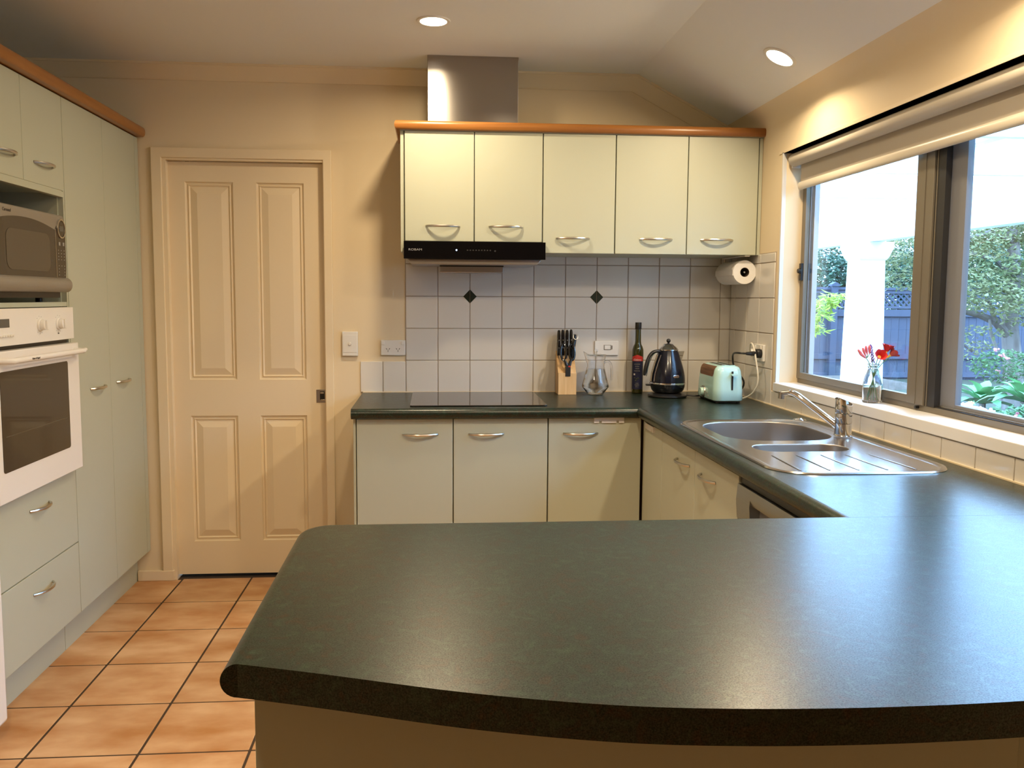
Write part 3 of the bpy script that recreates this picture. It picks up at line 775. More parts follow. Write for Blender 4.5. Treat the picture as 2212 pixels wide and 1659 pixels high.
# dishwasher
dw = thing('dishwasher', (1.27, -1.995, 0), 'stainless dishwasher front below the worktop right of the sink doors', 'dishwasher')
MB().box(XB+.03, XR-.01, -2.295, -1.697, .1, ZB-.044).build('body', m_black, dw)
MB().box(XB, XB+.03, -2.296, -1.697, .12, .705).build('door', m_steel, dw, bevel=.002)
MB().prism([(XB-.004, .708), (XB-.008, .76), (XB-.004, .806), (XB+.03, .806), (XB+.03, .708)], 'y', -1.80, -1.697).build('fascia', m_steel, dw)
MB().prism([(XB-.002, .765), (XB-.008, .785), (XB-.004, .806), (XB+.03, .806), (XB+.03, .765)], 'y', -2.296, -1.80).build('fascia', m_steel, dw)
MB().prism([(XB+.022, .706), (XB+.022, .770), (XB+.03, .770), (XB+.03, .706)], 'y', -2.296, -1.80).build('handle_recess', m_alul, dw)
MB().box(XB-.004, XB+.006, -2.296, -1.80, .706, .712).build('recess_lip', m_nickel, dw)
MB().box(XB+.005, XB+.03, -2.296, -1.697, .808, ZB-.043).build('shadow_gap', m_black, dw)

# peninsula cabinet
pc = thing('peninsula_cabinet', (.42, -2.7, 0), 'pale sage back panel and carcass below the near peninsula worktop', 'cabinet')
MB().box(-.1065, .944, -2.95, -2.935, 0, ZB-.043).build('back_panel', m_lam, pc, bevel=.001)
MB().box(-.1065, -.091, -2.934, -2.42, 0, ZB-.043).build('end_panel', m_lam, pc, bevel=.001)
MB().box(-.09, .944, -2.934, -2.44, .13, ZB-.043).build('carcass', m_lam, pc)
pc2 = thing('corner_cabinet', (1.25, -2.7, 0), 'pale sage panel at the wall end below the peninsula worktop', 'cabinet')
MB().box(.9475, 1.55, -2.944, -2.93, 0, ZB-.043).build('back_panel', m_lam, pc2, bevel=.001)
MB().box(.9475, 1.55, -2.929, -2.37, .13, ZB-.043).build('carcass', m_lam, pc2)

# ------------------------------------------------------------------ worktop
TH = .0425; rb = TH/2; zc = ZB-rb
wt = thing('worktop', (.7, -1.2, ZB-TH), 'dark green mottled laminate worktop running round the kitchen in a U', 'worktop')
def sweep_edge(mb, pts, nrms, r=rb):
    loops = []
    for p, n in zip(pts, nrms):
        loops.append([(p[0]+n[0]*r*math.sin(t), p[1]+n[1]*r*math.sin(t), zc+r*math.cos(t)) for t in [math.pi*i/14 for i in range(15)]])
    mb.loft(loops)
def slab(mb, poly): mb.prism(poly, 'z', ZB-TH, ZB)
CX, CY, PY = .976, -.596, -2.3765
w1 = MB(); slab(w1, [(-.2, -.001), (-.2, CY), (CX, CY), (XR-.007, -.001)])
sweep_edge(w1, [(-.2, CY), (CX, CY)], [(0, -1), (-1, -1)])
w1.build('back_run', m_top, wt, recalc=True, smooth=40)
w2 = MB()
xs2 = XR-.0065
HX0, HX1, HY0, HY1 = 1.035, 1.455, -1.02, -1.665
slab(w2, [(CX+.0008, CY), (xs2, -.002), (xs2, HY0), (CX+.0008, HY0)])
slab(w2, [(CX+.0008, HY0), (HX0, HY0), (HX0, HY1), (CX+.0008, HY1)])
slab(w2, [(HX1, HY0), (xs2, HY0), (xs2, HY1), (HX1, HY1)])
slab(w2, [(CX+.0008, HY1), (xs2, HY1), (xs2, PY+.0006), (CX+.0008, PY+.0006)])
sweep_edge(w2, [(CX+.0008, CY), (CX+.0008, PY+.0006)], [(-1, -1), (-1, 1)])
w2.build('sink_run', m_top, wt, recalc=True, smooth=40)
w3 = MB()
EX = -.1125; rc = .045
arc = [(EX+rc-rc*math.sin(t), PY-rc+rc*math.cos(t)) for t in [math.pi/2*i/8 for i in range(9)]]
arcn = [(-math.sin(t), math.cos(t)) for t in [math.pi/2*i/8 for i in range(9)]]
def crom(P, k=6):
    o = []
    for i in range(len(P)-1):
        p0, p1, p2, p3 = P[max(i-1, 0)], P[i], P[i+1], P[min(i+2, len(P)-1)]
        for j in range(k):
            t = j/k; o.append(tuple(.5*(2*b+(c-a)*t+(2*a-5*b+4*c-d)*t*t+(3*b-a-3*c+d)*t**3) for a, b, c, d in zip(p0, p1, p2, p3)))
    return o+[P[-1]]
front = [(-.1125, -3.014), (-.004, -3.050), (.158, -3.1075), (.309, -3.147), (.440, -3.166), (.600, -3.1745), (.781, -3.171), (.93, -3.155), (1.10, -3.118), (1.27, -3.06), (1.545, -2.96)]
slab(w3, [(xs2, PY)]+arc+crom(front)+[(xs2, -2.96)])
sweep_edge(w3, [(CX, PY)]+arc+[(EX, -3.014)], [(-1, 1)]+arcn+[(-1, 0)])
w3.build('peninsula', m_top, wt, recalc=True, smooth=40)
MB().box(-.2, XR-.007, -.006, -.0008, ZB, ZB+.004).build('sealant_bead', m_trim, wt)
MB().box(XR-.011, XR-.0065, -2.9, -.006, ZB, ZB+.004).build('sealant_bead', m_trim, wt)

# cooktop
ck = tag(MB().prism(rrect(.315, -.292, .565, .512, .012), 'z', ZB+.0005, ZB+.0055).build('cooktop', m_cook, bevel=.001), 'flat black glass cooktop set in the back worktop', 'cooktop')

# ------------------------------------------------------------------ sink
sk_ = thing('sink', (1.25, -1.47, ZB-.17), 'stainless one-and-a-half bowl sink with ribbed drainer beside the window', 'sink')
def loop3(poly, z): return [(x, y, z) for x, y in poly]
def offs(cx, cy, w, h, r, d, n=8): return rrect(cx, cy, w-2*d, h-2*d, max(r-d, .01), n)
zt = ZB+.001
bm = bmesh.new()
def addloop(pts):
    vs = [bm.verts.new(p) for p in pts]; es = [bm.edges.new((vs[i], vs[(i+1) % len(vs)])) for i in range(len(vs))]; return vs, es
OUT = (1.2475, -1.4725, .495, .972, .11)
o0 = loop3(offs(*OUT, 0), zt); o1 = loop3(offs(*OUT, .003), zt+.004); o2 = loop3(offs(*OUT, .013), zt+.005); o3 = loop3(offs(*OUT, .024), zt+.0015)
B1 = (1.243, -1.243, .365, .415, .125); B2 = (1.222, -1.576, .285, .132, .06)
rim = MB().loft([o0, o1, o2, o3], cap0=False, cap1=False)
v3, e3 = addloop(o3); vb1, eb1 = addloop(loop3(offs(*B1, 0), zt+.0015)); vb2, eb2 = addloop(loop3(offs(*B2, 0), zt+.0015))
res = bmesh.ops.triangle_fill(bm, edges=e3+eb1+eb2, use_beauty=True)
me = D.meshes.new('tmp'); bm.to_mesh(me); bm.free()
deck = MB().add([tuple(v.co) for v in me.vertices], [tuple(p.vertices) for p in me.polygons]); D.meshes.remove(me)
deck.add(rim.v, rim.f)
deck.build('deck', m_sink, sk_, smooth=30)
def bowl(B, depth, name):
    L = []
    for d, z in ((0, .0015), (.0008, .0013), (.0017, .0006), (.0023, -.0007), (.0025, -.0025), (.0027, -.004), (.0035, -.02), (.009, -depth+.047), (.0092, -depth+.045), (.011, -depth+.032), (.018, -depth+.016), (.032, -depth+.006), (.05, -depth+.001), (.058, -depth)):
        L.append(loop3(offs(*B, d), zt+z))
    return MB().loft(L, cap0=False).build(name, m_bowl, sk_, smooth=60)
bw1 = bowl(B1, .155, 'main_bowl'); bw2 = bowl(B2, .10, 'small_bowl')
MB().lathe([(.0, .003), (.012, .003), (.030, .002), (.038, .004), (.042, .001)], (1.243, -1.243, zt-.155), 28).build('drain', m_chrome, bw1)
MB().lathe([(.0, .003), (.012, .003), (.020, .002), (.026, .004), (.029, .001)], (1.222, -1.576, zt-.10), 28).build('drain', m_chrome, bw2)
for i in range(5):
    a = Vector((1.085+i*.072, -1.70-.0*i, zt+.0022)); b = Vector((1.075+i*.078, -1.915, zt+.0022))
    MB().tube([a, a.lerp(b, .5), b], [.002, .0035, .0025], 8, flat=.45, up=(1, 0, 0)).build('drainer_rib', m_sink, sk_)
# pop-up button
MB().lathe([(.0, .010), (.008, .010), (.012, .007), (.022, .0055), (.0245, .002), (.0245, 0)], (1.472, -1.0, ZB+.0005), 28).build('tmpbutton', m_chrome)
pb = D.objects['tmpbutton']; pb.name = 'waste_button'; tag(pb, 'small round chrome pop-up waste button on the worktop behind the sink', 'button')

# mixer tap
TX, TY, TZ = 1.449, -1.382, ZB+.0065
tp = thing('mixer_tap', (TX, TY, TZ), 'chrome mixer tap with long slanting spout at the back of the sink', 'tap')
MB().lathe([(0, 0), (.028, 0), (.029, .003), (.0265, .006), (.0258, .040)], (TX, TY, TZ), 32).build('base_ring', m_chrome, tp)
MB().lathe([(0, .041), (.0262, .041), (.0265, .044), (.0262, .072), (.0262, .073)], (TX, TY, TZ), 32).build('spout_collar', m_chrome, tp)
hb_ = MB(); n = 32; loops = []
for k, (r, z) in enumerate(((.0255, .074), (.0262, .077), (.0262, .098))): loops.append([(TX+r*math.cos(2*math.pi*i/n), TY+r*math.sin(2*math.pi*i/n), TZ+z) for i in range(n)])
for r, z, sl in ((.0262, .108, .45), (.0245, .1145, .45), (.018, .1155, .42)): loops.append([(TX+r*math.cos(2*math.pi*i/n), TY+r*math.sin(2*math.pi*i/n), TZ+z-r*math.cos(2*math.pi*i/n)*sl) for i in range(n)])
hb_.loft(loops); hb_.build('lever_body', m_chrome, tp, smooth=40)
MB().loft([[(TX-.020+a, TY+b, TZ+.1215+c) for a, b, c in q] for q in ([(-.006, -.010, -.004), (-.006, .010, -.004), (-.006, .010, .002), (-.006, -.010, .002)], [(.014, -.013, -.013), (.014, .013, -.013), (.014, .013, -.007), (.014, -.013, -.007)])]).build('lever', m_chrome, tp, bevel=.001)
sp = [Vector((TX-.012, TY+.008, TZ+.026)).lerp(Vector((1.343, -1.281, 1.004)), i/8) for i in range(9)]+bez((1.343, -1.281, 1.004), (1.334, -1.272, 1.0115), (1.328, -1.266, 1.015), (1.318, -1.256, 1.015), 6)[1:]
MB().tube(sp, [.0125-.0030*i/14 for i in range(15)], 16).build('spout', m_chrome, tp)
MB().cyl((1.322, -1.2605, 1.016), (1.300, -1.236, 1.010), .0095, .0095, 16).build('spout_joint', m_steel, tp)
MB().cyl((1.302, -1.238, 1.016), (1.300, -1.236, .993), .0110, .0105, 16).build('aerator', m_steel, tp)

# ------------------------------------------------------------------ wall plates
def plate(name, x0, x1, z0, z1, label, cat):
    o = thing(name, ((x0+x1)/2, 0, z0), label, cat)
    MB().box(x0, x1, -.010, .0055 if x1 < -.0 else -.0002, z0, z1).build('face_plate', m_wplas, o, bevel=.003)
    return o
s1 = plate('light_switch', -.293, -.221, 1.054, 1.167, 'white upright light switch between the door and the splashback', 'switch')
MB().box(-.289, -.225, -.0115, -.009, 1.070, 1.151).build('rocker_plate', m_wplas, s1, bevel=.001)
MB().cyl((-.2575, -.011, 1.110), (-.2575, -.0165, 1.110), .008, .006, 16).build('toggle', m_wplas, s1)
s2 = plate('power_outlet', -.115, -.0015, 1.057, 1.128, 'white double power outlet just left of the splashback tiles', 'power outlet')
for cx in (-.082, -.036):
    MB().prism(rrect(cx, 1.083, .028, .026, .008), 'y', -.0112, -.0095).build('socket', m_wplas, s2)
    for dx, dz, an in ((-.0065, .004, -30), (.0065, .004, 30), (0, -.006, 0)):
        MB().box(cx+dx-.0011, cx+dx+.0011, -.0120, -.0110, 1.083+dz-.0042, 1.083+dz+.0042).rot(math.radians(an), 'Y', (cx+dx, 0, 1.083+dz)).build('slot', m_printd, s2)
for cx in (-.104, -.0135): MB().box(cx-.0065, cx+.0065, -.0145, -.0095, 1.106, 1.122).build('rocker', m_wplas, s2, bevel=.001)
s3 = plate('isolator_switch', .893, 1.0075, 1.057, 1.126, 'white isolator switch plate on the tiles behind the glass jug', 'switch')
MB().box(.936, .972, -.0115, -.009, 1.083, 1.107).build('rocker_recess', m_print, s3)
MB().box(.940, .967, -.014, -.010, 1.0855, 1.1045).build('rocker', m_wplas, s3, bevel=.001)
MB().box(.9735, .9775, -.0108, -.0098, 1.086, 1.104).build('indicator', m_printd, s3)
s4 = thing('power_outlet', (XR-.011, -.405, 1.058), 'white double power outlet on the window wall above the toaster', 'power outlet')
MB().box(XR-.018, XR-.0062, -.464, -.346, 1.060, 1.132).build('face_plate', m_wplas, s4, bevel=.003)
for yy in (-.375, -.440): MB().box(XR-.022, XR-.017, yy-.006, yy+.006, 1.112, 1.126).build('rocker', m_wplas, s4, bevel=.001)
# black plug with toaster / kettle cord
cp_ = thing('plug_and_cord', (1.5, -.45, ZB), 'black plug and cord in the outlet, looping down behind the toaster', 'cord')
pg = MB().cyl((XR-.018, -.438, 1.094), (XR-.040, -.440, 1.094), .0205, .019, 20); pg.build('plug', m_black, cp_, bevel=.002)
MB().tube([(XR-.038, -.442, 1.094), (XR-.060, -.447, 1.0945), (XR-.085, -.447, 1.0945)], [.011, .0095, .0065], 12).build('strain_relief', m_black, cp_)
cpts = bez((XR-.083, -.447, 1.0945), (1.415, -.435, 1.096), (1.455, -.31, 1.10), (1.462, -.305, 1.05), 10)+bez((1.462, -.305, 1.05), (1.468, -.30, 1.0), (1.512, -.31, .985), (1.512, -.315, .955), 10)[1:]+bez((1.512, -.315, .955), (1.512, -.317, .92), (1.478, -.30, .90), (1.465, -.30, .90), 8)[1:]
MB().tube(cpts, .0042, 8).build('cord', m_black, cp_)
wc = thing('white_cord', (1.5, -.45, ZB), 'white plug and cord drooping from the outlet to the worktop', 'cord')
MB().cyl((XR-.0225, -.372, 1.094), (XR-.040, -.372, 1.094), .018, .016, 18).build('plug', m_wplas, wc, bevel=.002)
wp = bez((XR-.040, -.372, 1.094), (XR-.055, -.40, 1.17), (XR-.045, -.43, 1.13), (XR-.047, -.452, 1.09), 10)+bez((XR-.047, -.452, 1.09), (XR-.045, -.475, 1.03), (1.515, -.50, .98), (1.505, -.475, .945), 10)[1:]+bez((1.505, -.475, .945), (1.495, -.45, .905), (1.47, -.42, .895), (1.440, -.40, .889), 10)[1:]
MB().tube(wp, .0038, 8).build('cord', m_cordw, wc)

# ------------------------------------------------------------------ paper towel
px, pz, pr_ = 1.4985, 1.4455, .0525
ph = thing('paper_towel_holder', (px, -.2, 1.38), 'wire paper towel holder fixed under the overhead cabinet', 'holder')
MB().box(px-.012, px+.012, -.345, -.045, 1.5135, 1.518).build('mounting_bar', m_wplas, ph, bevel=.001)
MB().tube([(px, -.050, 1.514), (px, -.046, 1.47), (px, -.050, pz+.01), (px, -.075, pz), (px, -.20, pz), (px, -.315, pz)], .004, 8).build('arm', m_nickel, ph)
pt = thing('paper_towel_roll', (px, -.2, pz-pr_), 'white paper towel roll hanging under the corner cabinet', 'paper towel')
rl = MB(); n = 40
prof = [(.0205, -.318), (.0515, -.318), (pr_, -.316), (pr_, -.082), (.0515, -.080), (.0205, -.080)]
vs = []; fs = []
for i in range(n):
    t = 2*math.pi*i/n
    for r, yy in prof: vs.append((px+r*math.cos(t), yy, pz+r*math.sin(t)))
k = len(prof)
for i in range(n):
    for q in range(k): fs.append((i*k+q, ((i+1) % n)*k+q, ((i+1) % n)*k+(q+1) % k, i*k+(q+1) % k))
rl.add(vs, fs).build('roll', m_paper, pt, smooth=40)
MB().add([(px+r*math.cos(2*math.pi*i/24), yy, pz+r*math.sin(2*math.pi*i/24)) for r in (.0203, .0190) for yy in (-.3185, -.0795) for i in range(24)], [(a*24+i, a*24+(i+1) % 24, b*24+(i+1) % 24, b*24+i) for a, b in ((0, 1), (2, 3), (0, 2), (1, 3)) for i in range(24)]).build('cardboard_core', m_card, pt)
MB().box(px-pr_-.0012, px-pr_+.0015, -.316, -.082, pz-.014, pz+.012).build('loose_sheet', m_paper, pt)

# ------------------------------------------------------------------ knife block
kx0, kx1, ky0, ky1 = .7025, .787, -.130, -.036
kb = thing('knife_block', ((kx0+kx1)/2, -.083, ZB), 'light wooden knife block with a sloping top on the back worktop', 'knife block')
MB().prism([(ky0, ZB+.0005), (ky1, ZB+.0005), (ky1, 1.081), (ky1-.006, 1.081), (ky0+.012, .983), (ky0, .983)], 'x', kx0, kx1).build('block', m_blockw, kb, bevel=.0012)
def knife(i, x, y, z, L, lean, tilt, label):
    o = thing('knife', (x, y, z), label, 'knife', 'knives in the block')
    top = Vector((x+tilt*L, y+lean*L, z+L))
    b = Vector((x, y, z)); pts = [b.lerp(top, t) for t in (0, .06, .3, .6, .85, .96, 1)]
    MB().tube(pts, [.0062, .0078, .0072, .0080, .0080, .0070, .004], 10, flat=1.35, up=(1, 0, 0)).build('handle', m_blackg, o)
    for t in (.3, .6): 
        c = b.lerp(top, t); MB().cyl((c.x, c.y-.0112, c.z), (c.x, c.y-.0085, c.z), .0022, None, 8).build('rivet', m_nickel, o)
    bl_ = [b+Vector((0, 0, .002)), b-Vector((0, 0, .03))]
    MB().box(b.x-.0012, b.x+.0012, b.y-.009, b.y+.009, b.z-.045, b.z+.002).build('blade', m_steel, o)
for i, (x, L, lab) in enumerate(((.7125, .118, 'leftmost black-handled knife in the wooden block'), (.7325, .120, 'second black-handled knife from the left in the wooden block'), (.7525, .119, 'third black-handled knife from the left in the wooden block'), (.7715, .121, 'rightmost tall black-handled knife in the wooden block'))):
    knife(i, x, -.060, 1.060+.0, L, .10, (.006 if i else .02), lab)
# scissors in the front slot
sc_ = thing('kitchen_scissors', (.745, -.10, .968), 'black-handled kitchen scissors standing in front of the knives', 'scissors')
MB().loft([[(.7345, -.1335, .968), (.7585, -.1335, .968), (.7585, -.128, .968), (.7345, -.128, .968)], [(.7365, -.128, 1.02), (.7600, -.128, 1.02), (.7600, -.118, 1.02), (.7365, -.118, 1.02)]]).build('shank', m_black, sc_, bevel=.002)
for s in (-1, 1):
    base_ = Vector((.748+s*.006, -.123, 1.018)); pts = []
    for i in range(25):
        t = 2*math.pi*i/24
        pts.append(Vector((.748+s*(.0195+.0145*math.cos(t)*(.9)), -.113+.012*math.sin(t)*.2+.010*((math.sin(t)+1)/2), 1.078+.037*math.sin(t))))
    MB().tube(pts, .0052, 8).build('finger_loop', m_blackg, sc_)
    MB().tube([base_, Vector((.748+s*.010, -.121, 1.032)), Vector((.748+s*.017, -.116, 1.046))], [.0085, .0075, .0055], 8).build('handle_arm', m_black, sc_)
MB().cyl((.7535, -.1245, 1.012), (.7535, -.129, 1.012), .0055, None, 14).build('red_button', m_red, sc_)
ks = thing('sharpening_steel', (.779, -.066, 1.06), 'short black sharpener handle with a wire ring at the right of the block', 'sharpener')
MB().tube([(.774, -.075, 1.05), (.778, -.074, 1.09), (.7855, -.072, 1.13), (.7865, -.071, 1.155), (.786, -.070, 1.160)], [.008, .0095, .0085, .0075, .004], 10).build('handle', m_blackg, ks)
MB().tube([(.7895+.0105*math.cos(2*math.pi*i/24), -.077+.003*math.sin(2*math.pi*i/24), 1.148+.0115*math.sin(2*math.pi*i/24)) for i in range(25)], .0011, 6).build('hanging_ring', m_nickel, ks)

# ------------------------------------------------------------------ glass jug
jx, jy, jz = .878, -.118, ZB+.0005
jg = thing('glass_jug', (jx, jy, jz), 'clear glass water jug with lid and handle next to the knife block', 'jug')
outp = [(.034, 0), (.038, .003), (.050, .020), (.0625, .036), (.063, .042), (.058, .060), (.050, .090), (.0435, .118), (.0405, .130), (.0410, .142), (.0430, .152), (.0455, .172), (.0475, .186)]
inp = [(.0450, .186), (.0430, .172), (.0405, .152), (.0385, .142), (.0380, .130), (.0410, .118), (.0475, .090), (.0555, .060), (.0602, .043), (.0595, .037), (.0470, .0215), (.034, .008), (.0, .007)]
jb = MB().lathe([(0, 0)]+outp+inp, (jx, jy, jz), 40)
# pull a spout out of the rim on the left
nv = []
for p in jb.v:
    h = p[2]-jz; r = math.hypot(p[0]-jx, p[1]-jy); 
    if h > .14 and r > .02:
        an = math.atan2(p[1]-jy, p[0]-jx); w = max(0, math.cos(an-math.pi))**10*((h-.14)/.046)**1.5
        nv.append((p[0]-w*.012, p[1], p[2]+w*.014))
    else: nv.append(p)
jb.v = nv; jb.build('body', m_glass, jg, smooth=40)
wat = [(0, .0072)]+[(r-.0003, z) for r, z in reversed(inp[:-1]) if z < .125]+[(.0405, .119), (0, .119)]
MB().lathe(wat, (jx, jy, jz), 40).build('water', m_water, jg, smooth=40)
MB().lathe([(0, .187), (.040, .187), (.043, .183), (.040, .180), (0, .180)], (jx, jy, jz), 32).build('lid', m_glass, jg)
MB().lathe([(0, .188), (.006, .188), (.005, .196), (.009, .203), (.008, .209), (0, .211)], (jx, jy, jz), 20).build('lid_knob', m_glass, jg)
hp_ = bez((jx+.040, jy-.004, jz+.150), (jx+.075, jy-.01, jz+.168), (jx+.076, jy-.01, jz+.12), (jx+.0735, jy-.01, jz+.065), 16)
MB().tube(hp_, [.0055]*15+[.0045, .003], 10).build('handle', m_glass, jg)

# ------------------------------------------------------------------ oil bottle
ox, oy, oz = 1.0885, -.063, ZB+.0005
ob = thing('oil_bottle', (ox, oy, oz), 'tall dark green olive oil bottle with red and navy label beside the kettle', 'bottle')
MB().lathe([(0, 0), (.024, 0), (.0265, .003), (.0268, .19), (.0262, .205), (.0215, .220), (.0155, .232), (.0138, .245), (.0130, .30)], (ox, oy, oz), 32).build('glass_body', m_oil, ob)
MB().lathe([(0, .333), (.0140, .333), (.0148, .331), (.0148, .303), (.0140, .3005), (0, .30)], (ox, oy, oz), 28).build('cap', m_black, ob)
def band(z0, z1, r, material, name, a0, a1, peak=0):
    n = 14; mb = MB(); vs = []
    for i in range(n+1):
        t = a0+(a1-a0)*i/n; pk = peak*(1-abs(2*i/n-1))
        for z in (z0, z1+pk): vs.append((ox+r*math.cos(t), oy+r*math.sin(t), oz+z))
    return mb.add(vs, [(2*i, 2*i+2, 2*i+3, 2*i+1) for i in range(n)]).build(name, material, ob, recalc=False)
A0, A1 = math.radians(-90-17-62), math.radians(-90-17+62)
band(.020, .158, .0271, m_labblue, 'label_back', A0, A1)
band(.152, .172, .0273, m_labred, 'label_top', A0, A1, .010)
lb = face_minus_y(0, 0, 0)
def label_text(s, size, z, material, **kw):
    an = math.radians(-107); M = Matrix.Translation((ox+.0285*math.cos(an), oy+.0285*math.sin(an), oz+z)) @ Matrix.Rotation(an+math.pi/2, 4, 'Z') @ Matrix.Rotation(math.pi/2, 4, 'X')
    text(s, size, M, material, ob, **kw)
label_text('Galiano', .0115, .1585, m_labwhite, shear=.25)
for i, s in enumerate(('ORGANIC', 'EXTRA', 'VIRGIN', 'OLIVE OIL')): label_text(s, .0062, .138-i*.0105, m_print)
band(.086, .094, .02735, m_labwhite, 'seal', math.radians(-143), math.radians(-127))
for a, z in ((-128, .073), (-110, .068), (-96, .072), (-118, .061)):
    t = math.radians(a); MB().ell((ox+.0275*math.cos(t), oy+.0275*math.sin(t), oz+z), .005, .001, .003, 8, 5).build('olive_print', mat('olive_print', (.04, .055, .03), .6), ob)
for i, s in enumerate(('COLD', 'PRESSED', '500 ml')): label_text(s, .0055, .048-i*.008, m_print)

# ------------------------------------------------------------------ kettle
kx, ky, kz = 1.192, -.215, ZB+.0005
kt = thing('kettle', (kx, ky, kz), 'pearl black retro electric kettle with chrome lid on its power base', 'kettle')
MB().lathe([(0, 0), (.084, 0), (.088, .004), (.087, .010), (.074, .016), (.060, .018), (0, .018)], (kx, ky, kz), 44).build('power_base', m_black, kt)
B = kz+.020
MB().lathe([(0, 0), (.058, 0), (.066, .004), (.073, .014), (.0778, .028), (.0788, .038)], (kx, ky, B), 48).build('lower_body', m_blackg, kt)
MB().lathe([(.0775, .038), (.0808, .0385), (.0815, .0425), (.0808, .0465), (.0775, .047)], (kx, ky, B), 48, close=True).build('chrome_band', m_chrome, kt)
MB().lathe([(.0785, .047), (.0783, .062), (.0765, .078), (.0725, .098), (.0665, .120), (.0595, .142), (.0525, .163), (.0465, .182), (.0425, .192)], (kx, ky, B), 48).build('body', m_kettle, kt)
MB().lathe([(.0430, .1905), (.0455, .192), (.0455, .1955), (.0415, .199), (.0350, .207), (.0240, .2155), (.0215, .2185), (.0, .2195)], (kx, ky, B), 44).build('lid', m_chrome, kt)
MB().lathe([(.0205, .217), (.0205, .2195), (.010, .2205), (.0045, .223), (.0045, .226)], (kx, ky, B), 24).build('knob_base', m_black, kt)
MB().ell((kx, ky, B+.2345), .0098, .0098, .0098, 20, 12).build('lid_knob', m_blackg, kt)
# spout on the right
spd = MB(); 
spd.loft([[(kx+.052, ky-.020, B+.150), (kx+.052, ky+.020, B+.150), (kx+.060, ky+.004, B+.140), (kx+.060, ky-.004, B+.140)],
          [(kx+.036, ky-.026, B+.188), (kx+.036, ky+.026, B+.188), (kx+.073, ky+.006, B+.188), (kx+.073, ky-.006, B+.188)]]); spd.build('spout', m_chrome, kt)
# handle arcs out on the left
hk = bez((kx-.034, ky-.006, B+.186), (kx-.085, ky-.010, B+.196), (kx-.098, ky-.012, B+.165), (kx-.112, ky-.014, B+.078), 18)
MB().tube(hk, [.011]*12+[.0115, .012, .0125, .013, .0125, .0115, .008], 10, flat=.7, up=(0, 1, 0)).build('handle', m_black, kt)
hk2 = [Vector(p)+Vector((.0095, -.004, -.003)) for p in hk[4:]]
MB().tube(hk2, .0022, 6).build('handle_inlay', m_chrome, kt)
# water gauge strip
gs = [(kx-.0505-.0*i, ky-.022, B+.178) for i in range(1)]
gp = [Vector((kx-.052, ky-.010, B+.172)), Vector((kx-.066, ky-.012, B+.130)), Vector((kx-.0775, ky-.014, B+.090)), Vector((kx-.0830, ky-.016, B+.052))]
MB().tube(gp, .0075, 8, flat=.5, up=(0, 1, 0)).build('water_gauge', mat('smoky_gauge', (.22, .19, .14), .15), kt)
MB().tube([p+Vector((.011, -.020, 0)) for p in gp], .0022, 6).build('gauge_trim', m_chrome, kt)
MB().box(kx-.100, kx-.074, ky-.010, ky+.010, B+.030, B+.038).build('switch', m_black, kt, bevel=.002)
an = math.radians(-90+13); bm_ = Matrix.Translation((kx+.0775*math.cos(an), ky+.0775*math.sin(an), B+.078)) @ Matrix.Rotation(an+math.pi/2, 4, 'Z') @ Matrix.Rotation(math.pi/2-.20, 4, 'X')
bd = MB().prism(rrect(0, 0, .029, .0125, .006), 'z', 0, .002); bd.v = [tuple(bm_ @ Vector(p)) for p in bd.v]; bd.build('badge', m_chrome, kt)
text("DeLonghi", .0052, bm_ @ Matrix.Translation((0, 0, .0022)), m_printd, kt)
MB().tube([(kx+.083, ky-.01, ZB+.008), (kx+.12, ky-.025, ZB+.006), (kx+.15, ky-.02, ZB+.006), (1.50, -.13, ZB+.006), (1.52, -.2, ZB+.006)], .0035, 8).build('cord', m_black, kt)

# ------------------------------------------------------------------ toaster
tx, ty, tz = 1.386, -.362, ZB+.0005
tr_ = thing('toaster', (tx, ty, tz), 'mint green two-slice toaster with a wood-look band in the worktop corner', 'toaster')
TW, TL, THh = .132, .262, .160
loops = []
for z, gx, r in ((.010, -.004, .030), (.014, 0, .034), (.06, -.001, .036), (.11, -.004, .036), (.138, -.008, .034), (.150, -.013, .030), (.157, -.021, .024), (.159, -.030, .018)):
    loops.append([(x, y, tz+z) for x, y in rrect(tx, ty, TW+2*gx, TL+2*gx, r, 8)])
MB().loft(loops).build('shell', m_mint, tr_, smooth=60)
MB().prism(rrect(tx, ty, TW-.062, TL-.062, .014, 6), 'z', tz+.1585, tz+.1615).build('top_plate', m_mint, tr_, bevel=.001)
for dx in (-.017, .017): MB().box(tx+dx-.0085, tx+dx+.0085, ty-.085, ty+.075, tz+.1605, tz+.1622).build('bread_slot', m_black, tr_)
MB().prism(rrect(tx, ty, TW-.02, TL-.02, .025, 6), 'z', tz+.004, tz+.0105).build('base', m_black, tr_)
for sx in (-1, 1):
    for sy in (-1, 1): MB().cyl((tx+sx*.045, ty+sy*.105, tz), (tx+sx*.045, ty+sy*.105, tz+.006), .008, None, 12).build('foot', m_rubber, tr_)
